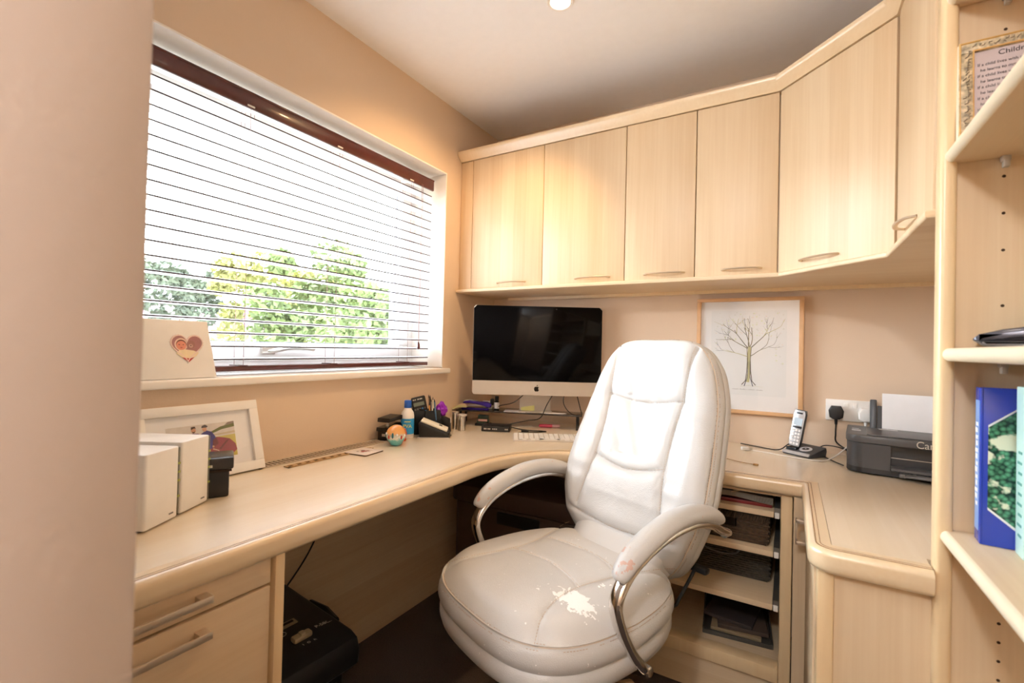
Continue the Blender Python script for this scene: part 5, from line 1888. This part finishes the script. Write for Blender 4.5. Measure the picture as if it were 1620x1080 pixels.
for (a, l, w_) in ((165, .085, .0030), (150, .09, .0034), (128, .09, .004), (105, .08, .0036), (84, .085, .0036), (66, .085, .0036), (42, .085, .0042), (25, .075, .003)):
    br(tx + .006 * math.cos(R(a)), .262 + .012 * math.sin(R(a)) - (.03 if a in (25, 165) else 0), R(a), l, w_, 3)
b.build('tree_drawing', [INK, OLIVE, NAVY], t, smooth=0, recalc=False)
b = MB()
for k in range(190):
    x = rt.uniform(-.13, .13)
    z = rt.uniform(.30, .42) if abs(x) < .1 else rt.uniform(.20, .42)
    r_ = rt.uniform(.0012, .0042)
    b.add([(px, -.01660, pz) for px, pz in ell(x, z, r_, r_ * .7, 8)], [list(range(8))], k % 3)
b.build('faint_leaves', [mat('wash_grey', (220, 220, 214), .8), mat('wash_green', (222, 226, 196), .8), mat('wash_pink', (230, 220, 212), .8)], t, kind='stuff', smooth=0, recalc=False)
b = MB()
for k in range(28):
    x = -.055 + k * .0042
    if k % 7 == 6:
        continue
    ribbon(b, [(x, .098), (x + .0012, .098 + .003 * ((k * 5) % 3 + 1) / 2), (x + .0026, .0975), (x + .0042, .0995)], .0007, .0005, -.0168, 0)
b.build('handwriting', [INK], t, kind='stuff', smooth=0, recalc=False)
MB().box(-TW / 2 + .014, TW / 2 - .014, -.0225, -.0215, .013, THH - .013).build('glazing', PICGLASS, t)

# ------------------------------------------------------------------ wall socket and plugs
t = thing('wall_socket', 'white double wall socket above the desk behind the printer', 'socket', (.198, Y0 - .0005, .909), 0)
MB().box(-.077, .077, -.010, 0, -.040, .040, .003).build('face_plate', WHITEP, t)
for x in (-.013, .013):
    MB().box(x - .0075, x + .0075, -.013, -.009, .012, .028, .0015).build('rocker_switch', WHITEP, t)
b = MB()
for x0 in (-.045, .045):
    for (x, z, w_, h_) in ((0, .008, .004, .008), (-.011, -.012, .007, .004), (.011, -.012, .007, .004)):
        b.box(x0 + x - w_ / 2, x0 + x + w_ / 2, -.0106, -.0099, z - h_ / 2, z + h_ / 2)
b.build('pin_slots', DARK, t)
def plug(x, z, m_, label, name='mains_plug', rr=1.0):
    t = thing(name, label, 'plug', (x, Y0 - .0115, z))
    MB().prism([(-.021 * rr, -.018), (-.024 * rr, .006), (-.015 * rr, .024), (.015 * rr, .024), (.024 * rr, .006), (.021 * rr, -.018), (.010, -.026), (-.010, -.026)], -.028, 0, 'xz', bev=.005, seg=3).build('plug_body', m_, t)
    MB().tube([(0, -.012, -.022), (0, -.013, -.046)], [.006, .0042], 8).build('cord_grip', m_, t)
    return t
plug(.153, .902, BLACKP, 'black mains plug in the left half of the wall socket')
plug(.243, .900, WHITEP, 'white mains plug in the right half of the wall socket', rr=.95)
cable('mains_cable', [(.153, Y0 - .025, .856), (.152, Y0 - .03, .82), (.155, Y0 - .03, .79), (.190, Y0 - .04, .765), (.235, Y0 - .05, .7432)], .0026, CABLE, 'black cable from the black mains plug down behind the printer')
cable('phone_cable', [(.225, Y0 - .04, .745), (.17, Y0 - .05, .772), (.12, Y0 - .06, .778), (.095, Y0 - .07, .765), (.085, Y0 - .085, .760)], .002, CABLE, 'thin black cable between the printer and the telephone base')
cable('charger_cable', [(.243, Y0 - .025, .855), (.205, Y0 - .07, .812), (.165, Y0 - .12, .772), (.125, Y0 - .165, .747), (.085, Y0 - .195, .7425), (.0, Y0 - .18, .7425), (-.08, Y0 - .15, .7425), (-.15, Y0 - .14, .7425)], .0022, WCABLE, 'white cable from the white plug across the desk past the telephone')
cable('phone_cable', [(.115, Y0 - .10, .7425), (.135, Y0 - .16, .7425), (.162, Y0 - .22, .7425)], .002, CABLE, 'short black cable on the desk between the telephone and printer front')
cable('line_cable', [(.035, Y0 - .075, .790), (.0, Y0 - .085, .772), (-.035, Y0 - .07, .7435), (-.11, Y0 - .05, .7425), (-.17, Y0 - .03, .7445)], .0022, CABLE, 'black cable running left along the wall from the telephone')
cable('charging_lead', [(-.20, 1.83, .7425), (-.15, 1.80, .7425), (-.10, 1.785, .7425)], .0014, mat('tan_lead', (170, 140, 104), .6), 'thin tan lead with a small connector right of the chair')
t = thing('lead_connector', 'tiny brass connector at the end of the tan lead', 'connector', (-.093, 1.783, ZD + .003), R(-10))
MB().box(-.009, .007, -.004, .004, -.003, .003, .001).build('connector_body', mat('brass_tip', (170, 130, 80), .4, metal=.5), t)
t = thing('white_adaptor', 'small white plug adaptor on the desk between the chair and telephone', 'adaptor', (-.145, 2.035, ZD), R(20))
MB().box(-.014, .014, -.010, .010, 0, .014, .004).build('adaptor_body', WHITEP, t)
MB().box(.014, .024, -.005, .005, .004, .009).build('adaptor_tip', STEEL, t)

# ------------------------------------------------------------------ cordless telephone
t = thing('telephone', 'dark grey telephone answering base with a silver front rim', 'telephone', (.052, 2.085, ZD), R(-36))
b = MB()
b.prism([(-.048, 0), (.040, 0), (.046, .020), (.042, .034), (-.040, .014), (-.050, .008)], -.055, .055, 'yz', bev=.004)
b.build('base_body', GREYP, t)
b = MB()
b.prism([(-.0555, .006), (-.0475, .006), (-.044, .0155), (-.050, .0135)], -.052, .052, 'yz', bev=.001)
b.build('silver_rim', mat('silver_plastic', (206, 206, 208), .25, metal=.4), t)
ts = math.atan2(.020, .082)
def bp_(x, y):
    return (x, y, .0155 + (y + .040) * math.tan(ts))
DIALM = mat('dial_black', (20, 18, 26), .3)
SILV = mat('silver_button', (200, 200, 204), .3)
b = MB()
Mx = Euler((ts, 0, 0)).to_matrix().to_4x4()
c_ = bp_(.012, -.010)
b.lathe([(.021, 0), (.021, .0025), (.012, .003), (.012, 0)], c_, 24, M=Mx)
b.build('button_ring', SILV, t)
MB().lathe([(0, .0028), (.0118, .0028), (.0118, 0)], c_, 20, M=Mx).build('navigation_dial', DIALM, t)
MB().lathe([(0, .0042), (.003, .0042), (.003, .002)], c_, 10, M=Mx).build('centre_button', SILV, t)
b = MB()
tray(b, -.052, -.014, -.03, .0, .012, z0=.012)
b.build('handset_cradle', BLACKP, t)
hp_ = bpy.data.objects
a = R(-36)
hx, hy = -.033, -.012
t = thing('telephone_handset', 'silver cordless handset standing in the telephone base', 'telephone', (.052 + hx * math.cos(a) - hy * math.sin(a), 2.085 + hx * math.sin(a) + hy * math.cos(a), ZD + .0255), 0, rot=(R(-9), R(6), R(-22)))
MB().prism([(-.019, 0), (.019, 0), (.0215, .03), (.0215, .125), (.018, .142), (-.018, .142), (-.0215, .125), (-.0215, .03)], -.006, .012, 'xz', bev=.003).build('handset_body', GREYP, t)
MB().prism([(-.0175, .003), (.0175, .003), (.0198, .03), (.0198, .124), (.0165, .139), (-.0165, .139), (-.0198, .124), (-.0198, .03)], -.0085, -.006, 'xz', bev=.001).build('silver_face', mat('silver_plastic', (206, 206, 208), .25) if False else bpy.data.materials['silver_plastic'], t)
MB().box(-.0145, .0145, -.0094, -.0084, .082, .110).build('display', mat('pale_display', (196, 214, 228), .2), t)
MB().box(-.011, .011, -.0094, -.0084, .126, .132, .0004).build('earpiece', DIALM, t)
MB().box(-.0165, .0165, -.0094, -.0084, .071, .079, .0004).build('soft_keys', DIALM, t)
b = MB()
for r_ in range(5):
    for k in range(3):
        b.box(-.0145 + k * .0105, -.0065 + k * .0105, -.0104, -.0084, .008 + r_ * .0125, .0165 + r_ * .0125, .001)
b.build('keypad', PAPER, t)

# ------------------------------------------------------------------ printer
t = thing('printer', 'dark grey inkjet printer on the right of the desk with paper loaded', 'printer', (.372, 1.985, ZD), R(-6))
PW, PD = .200, .130
out = [(-PW, PD), (-PW, -PD + .045)] + [(-PW + .045 - .045 * math.cos(R(a)), -PD + .045 - .045 * math.sin(R(a))) for a in (20, 40, 60, 80, 90)] + [(PW - .045 + .045 * math.sin(R(a)), -PD + .045 - .045 * math.cos(R(a))) for a in (10, 30, 50, 70, 90)] + [(PW, PD)]
prb = [(x * .985, y * .985) for x, y in out]
b = MB()
b.prism(prb, 0.004, .020, 'xy')
b.build('printer_foot', BLACKP, t)
b = MB()
xo = -.085
left = [p for p in prb if p[0] <= xo] + [(xo, prb[7][1]), (xo, PD * .985)]
left = [(-PW * .985, PD * .985)] + [p for p in prb[1:7]] + [(xo, prb[6][1]), (xo + .006, PD * .985)]
b.prism(left, .020, .098, 'xy')
right = [(PW * .985 - .0, PD * .985), (.165, PD * .985), (.165, prb[6][1]), (PW * .985 - .03, prb[6][1]), (PW * .985, -PD * .985 + .05)]
b.prism(right, .020, .098, 'xy')
b.box(xo, .165, -.06, PD * .985, .020, .098)
b.build('printer_body', GREYP, t)
b = MB()
b.prism(out, .099, .122, 'xy', bev=.003)
b.build('scanner_lid', GREYM if False else mat('lid_grey', (78, 78, 80), .36), t)
MB().prism([(-PW + .055, -PD + .02), (PW - .01, -PD + .02), (PW - .01, .07), (-PW + .055, .07)], .122, .126, 'xy', bev=.0015).build('lid_panel', bpy.data.materials['lid_grey'], t)
MB().box(xo + .002, .163, -.115, -.06, .020, .0265).build('output_tray', GREYM, t)
b = MB()
b.box(xo + .03, .14, -.160, -.105, .012, .018, .002)
b.tube([(xo + .035, -.158, .020), (xo + .05, -.150, .020), (xo + .06, -.13, .02)], .002, 6)
b.box(xo + .02, xo + .034, -.166, -.15, .010, .022, .003)
b.build('tray_extension', GREYM, t)
b = MB()
b.box(xo + .004, .16, -.062, -.058, .050, .052)
b.build('output_rollers', STEEL, t)
text('lettering', 'Canon', .030, SILK, t, (.012, -PD - .0003, .110), (R(90), 0, 0), .0006, sx=.92)
b = MB()
b.box(-PW + .015, -PW + .04, -.02, .0, .122, .1235, .0006)
b.box(-PW + .015, -PW + .035, .03, .036, .122, .1235, .0006)
b.build('control_buttons', SILV, t)
MB().box(-.11, -.06, .045, .052, .126, .1268).build('lid_sticker', PAPER, t)
b = MB()
b.prism([(.085, .118), (.100, .118), (.118, .215), (.110, .222), (.098, .19)], -.135, -.115, 'yz', bev=.003)
b.box(-.125, -.123, .080, .084, .13, .14)
b.build('paper_guide', GREYP, t)
MB().prism([(.100, .118), (.104, .118), (.122, .20), (.119, .20)], -.114, .150, 'yz', bev=.001).build('paper_support', GREYP, t)
tag(MB().prism([(-.001, 0), (.002, 0), (.002, .124), (-.001, .124)], -.105, .105, 'yz').build('paper_stack', PAPER, loc=(.386, 2.076, ZD + .1235), rot=(R(-9), 0, R(-6))), 'white paper standing in the printer rear feed', 'paper')

# ------------------------------------------------------------------ bookcase contents
def leaf_cover(name):
    m = bpy.data.materials.new(name)
    m.use_nodes = True
    n = m.node_tree.nodes
    L = m.node_tree.links
    p = n['Principled BSDF']
    p.inputs['Roughness'].default_value = .2
    tc = n.new('ShaderNodeTexCoord')
    v = n.new('ShaderNodeTexVoronoi')
    v.inputs['Scale'].default_value = 150
    L.new(tc.outputs['Object'], v.inputs['Vector'])
    cr = n.new('ShaderNodeValToRGB')
    e = cr.color_ramp.elements
    e[0].position = 0.1
    e[0].color = (*lin((92, 170, 130)), 1)
    e[1].position = .75
    e[1].color = (*lin((14, 48, 40)), 1)
    L.new(v.outputs['Distance'], cr.inputs['Fac'])
    nz = n.new('ShaderNodeTexNoise')
    nz.inputs['Scale'].default_value = 34
    nz.inputs['Detail'].default_value = 3
    L.new(tc.outputs['Object'], nz.inputs['Vector'])
    gt = n.new('ShaderNodeMapRange')
    gt.inputs['From Min'].default_value = .55
    gt.inputs['From Max'].default_value = .60
    L.new(nz.outputs['Fac'], gt.inputs['Value'])
    mx = n.new('ShaderNodeMixRGB')
    L.new(gt.outputs[0], mx.inputs['Fac'])
    L.new(cr.outputs['Color'], mx.inputs['Color1'])
    mx.inputs['Color2'].default_value = (*lin((226, 232, 206)), 1)
    L.new(mx.outputs[0], p.inputs['Base Color'])
    return m
BLUEC = mat('royal_blue_cover', (34, 62, 168), .2)
ZS = .804 + .0105
t = thing('garden_book', 'tall royal blue book with a leafy green and white cover standing on the lower shelf', 'book', (.276, 1.078, ZS), R(-4), 'books on the lower shelf')
MB().box(.001, .195, -.014, .014, .002, .250).build('pages', CREAMP, t)
b = MB()
b.box(0, .200, -.0175, -.014, 0, .256, .0008)
b.box(0, .200, .014, .0175, 0, .256, .0008)
b.box(-.003, .001, -.0175, .0175, 0, .256, .0012)
b.build('cover', BLUEC, t)
layered('cover_picture', t, [([(.006, .062), (.006, .192), (.075, .252), (.198, .252), (.198, .004), (.075, .004)], leaf_cover('leaf_flower_print')), ([(.068, .248), (.070, .252), (.006, .196), (.006, .192)], PAPER), ([(.006, .062), (.006, .058), (.070, .003), (.075, .004)], PAPER), (rect(.070, .14, .055, .20), mat('pale_panel', (206, 226, 206), .4))], -.0177)
MB().box(-.0038, -.0028, -.012, .012, .02, .235).build('spine_panel', mat('spine_light_blue', (120, 160, 216), .3), t)
b = MB()
for k in range(13):
    b.box(-.0043, -.0037, -.006 + .002 * (k % 2), .004 + .003 * (k % 3), .060 + .011 * k, .066 + .011 * k + .002 * (k % 2))
b.build('spine_print', PAPER, t, kind='stuff')
t = thing('aqua_book', 'pale aqua hardback standing in front of the blue garden book', 'book', (.312, 1.030, ZS), R(-4), 'books on the lower shelf')
AQ = mat('pale_aqua_cover', (198, 232, 224), .35)
b = MB()
b.box(0, .190, -.020, -.017, 0, .262, .0008)
b.box(0, .190, .017, .020, 0, .262, .0008)
b.box(-.003, .001, -.020, .020, 0, .262, .0015)
b.build('cover', AQ, t)
MB().box(.001, .185, -.017, .017, .002, .256).build('pages', PAPER, t)
b = MB()
for k in range(9):
    b.box(-.0036, -.0028, -.010, .006 + .004 * (k % 2), .03 + .016 * k, .034 + .016 * k)
b.build('spine_print', mat('teal_print', (90, 160, 150), .5), t)
tag(MB().sph((0, 0, 0), (.022, .012, .0085), 16).build('white_ornament', WHITEP, loc=(.345, 1.030, ZS + .2705), rot=(0, 0, R(20))), 'small white rounded ornament on top of the pale aqua book', 'ornament')
# grey device and teal object on the middle shelf
ZM = 1.126 + .0105
t = thing('handheld_scanner', 'glossy dark grey lozenge-shaped gadget on the middle shelf', 'gadget', (.385, 1.035, ZM), R(-17))
GG = mat('gunmetal_gloss', (96, 96, 104), .14, metal=.5)
b = MB()
pl_ = [(-.125, .014), (-.118, .022), (-.09, .030), (-.05, .036), (0, .038), (.06, .036), (.11, .028), (.125, .015)]
b.prism(pl_ + [(.125, .0145), (-.125, .0135)], -.045, .045, 'xz', bev=.008, seg=3)
b.build('upper_shell', GG, t)
MB().prism([(-.125, .0125), (.125, .0135), (.115, .004), (.08, 0), (-.08, 0), (-.115, .004)], -.045, .045, 'xz', bev=.006, seg=3).build('lower_shell', GREYM, t)
b = bmesh.new()
bmesh.ops.create_icosphere(b, subdivisions=3, radius=1)
for v in b.verts:
    v.co = Vector((v.co.x * .05, v.co.y * .03, max(v.co.z, -.55) * .026 * (1 + .15 * math.sin(v.co.x * 7))))
tag(MB().bm(b).build('teal_pouch', mat('mint_green_rubber', (96, 198, 160), .5), loc=(.41, 1.045, ZM + .053), smooth=50), 'mint green pouch behind the dark grey gadget', 'pouch')
# certificate in a gilt frame
ZU = 1.480 + .0105
t = thing('framed_verse', 'gilt and cream framed verse leaning on the side panel of the upper shelf', 'picture frame', (.343, 1.090, ZU), 0, rot=(R(-5), R(0.5), R(-2)))
GILT = mat('pale_gold', (226, 182, 112), .35, metal=.25)
ORN = mat('cream_ornament', (232, 210, 170), .5, noise=.7, nscale=120)
VW, VH = .096, .182
b = MB()
for (x0, x1, z0, z1) in ((-VW, VW, 0, .020), (-VW, VW, VH - .020, VH), (-VW, -VW + .020, .020, VH - .020), (VW - .020, VW, .020, VH - .020)):
    b.box(x0, x1, -.006, .008, z0, z1, .002)
b.build('frame', ORN, t)
b = MB()
def loop(i, r_, y):
    b.tube([(-VW + i, y, i), (VW - i, y, i), (VW - i, y, VH - i), (-VW + i, y, VH - i)], r_, 6, closed=True)
loop(.0015, .0022, -.006)
loop(.0185, .0020, -.0065)
b.build('gilt_beading', GILT, t)
MB().box(-VW - .0012, -VW, -.004, .008, 0.002, VH - .002).build('frame_side', mat('cream_side', (244, 230, 206), .4), t)
b = MB()
ro = random.Random(3)
for k in range(60):
    if k < 30:
        x, z = -VW + .010 + ro.uniform(-.003, .003), .02 + k * .005
    else:
        x, z = -VW + .02 + (k - 30) * .006, VH - .010 + ro.uniform(-.003, .003)
    a = ro.uniform(0, PI)
    b.tube([(x - .004 * math.cos(a), -.0066, z - .004 * math.sin(a)), (x, -.0072, z), (x + .003 * math.sin(a), -.0066, z + .003 * math.cos(a))], .0009, 4)
b.build('scroll_ornament', mat('ornament_grey', (140, 124, 104), .5), t, kind='stuff')
MB().box(-VW + .018, VW - .018, -.002, .002, .018, VH - .018).build('verse_sheet', mat('lilac_paper', (206, 190, 188), .7), t)
INKB = mat('ink_black', (44, 38, 40), .6)
text('lettering', 'Children Learn', .0125, INKB, t, (-.008, -.0024, VH - .029), (R(90), 0, 0), .0001)
lines = ['If a child lives with ........', '  he learns to ............', 'If a child lives with .......', '  he learns to ............', 'If a child lives with ......', '  he learns to be ........', 'If a child lives with .....', '  he learns to ..........', 'If a child lives with .....', '  he learns ............', 'If a child lives with ....', '  he learns to ........']
for i, s_ in enumerate(lines):
    text('lettering', s_.replace('.', 'm'), .0075, INKB, t, (-VW + .024, -.0024, VH - .045 - i * .0102), (R(90), 0, 0), .0001, align='LEFT', sx=.9)
PINK = mat('coral_card', (226, 92, 92), .5)
tag(MB().prism([(0, 0), (.05, 0), (.062, .040), (.020, .038)], 0, .0012, 'xz').build('greeting_card', PINK, loc=(.272, 1.058, ZU), rot=(R(-6), 0, R(-12))), 'coral red card edge standing before the framed verse', 'card')
b = MB()
b.add([(0, 0, 0), (.055, .004, .0), (.066, .012, .040), (.026, .008, .034), (.006, -.004, .010)], [[0, 1, 2, 3, 4]])
b.add([(0, .0006, 0), (.055, .0046, .0), (.066, .0126, .040), (.026, .0086, .034), (.006, -.0034, .010)], [[0, 4, 3, 2, 1]])
tag(b.build('folded_letter', PAPER, loc=(.262, 1.030, ZU), rot=(0, 0, R(-8)), recalc=False), 'white folded paper leaning in front of the coral card', 'paper')
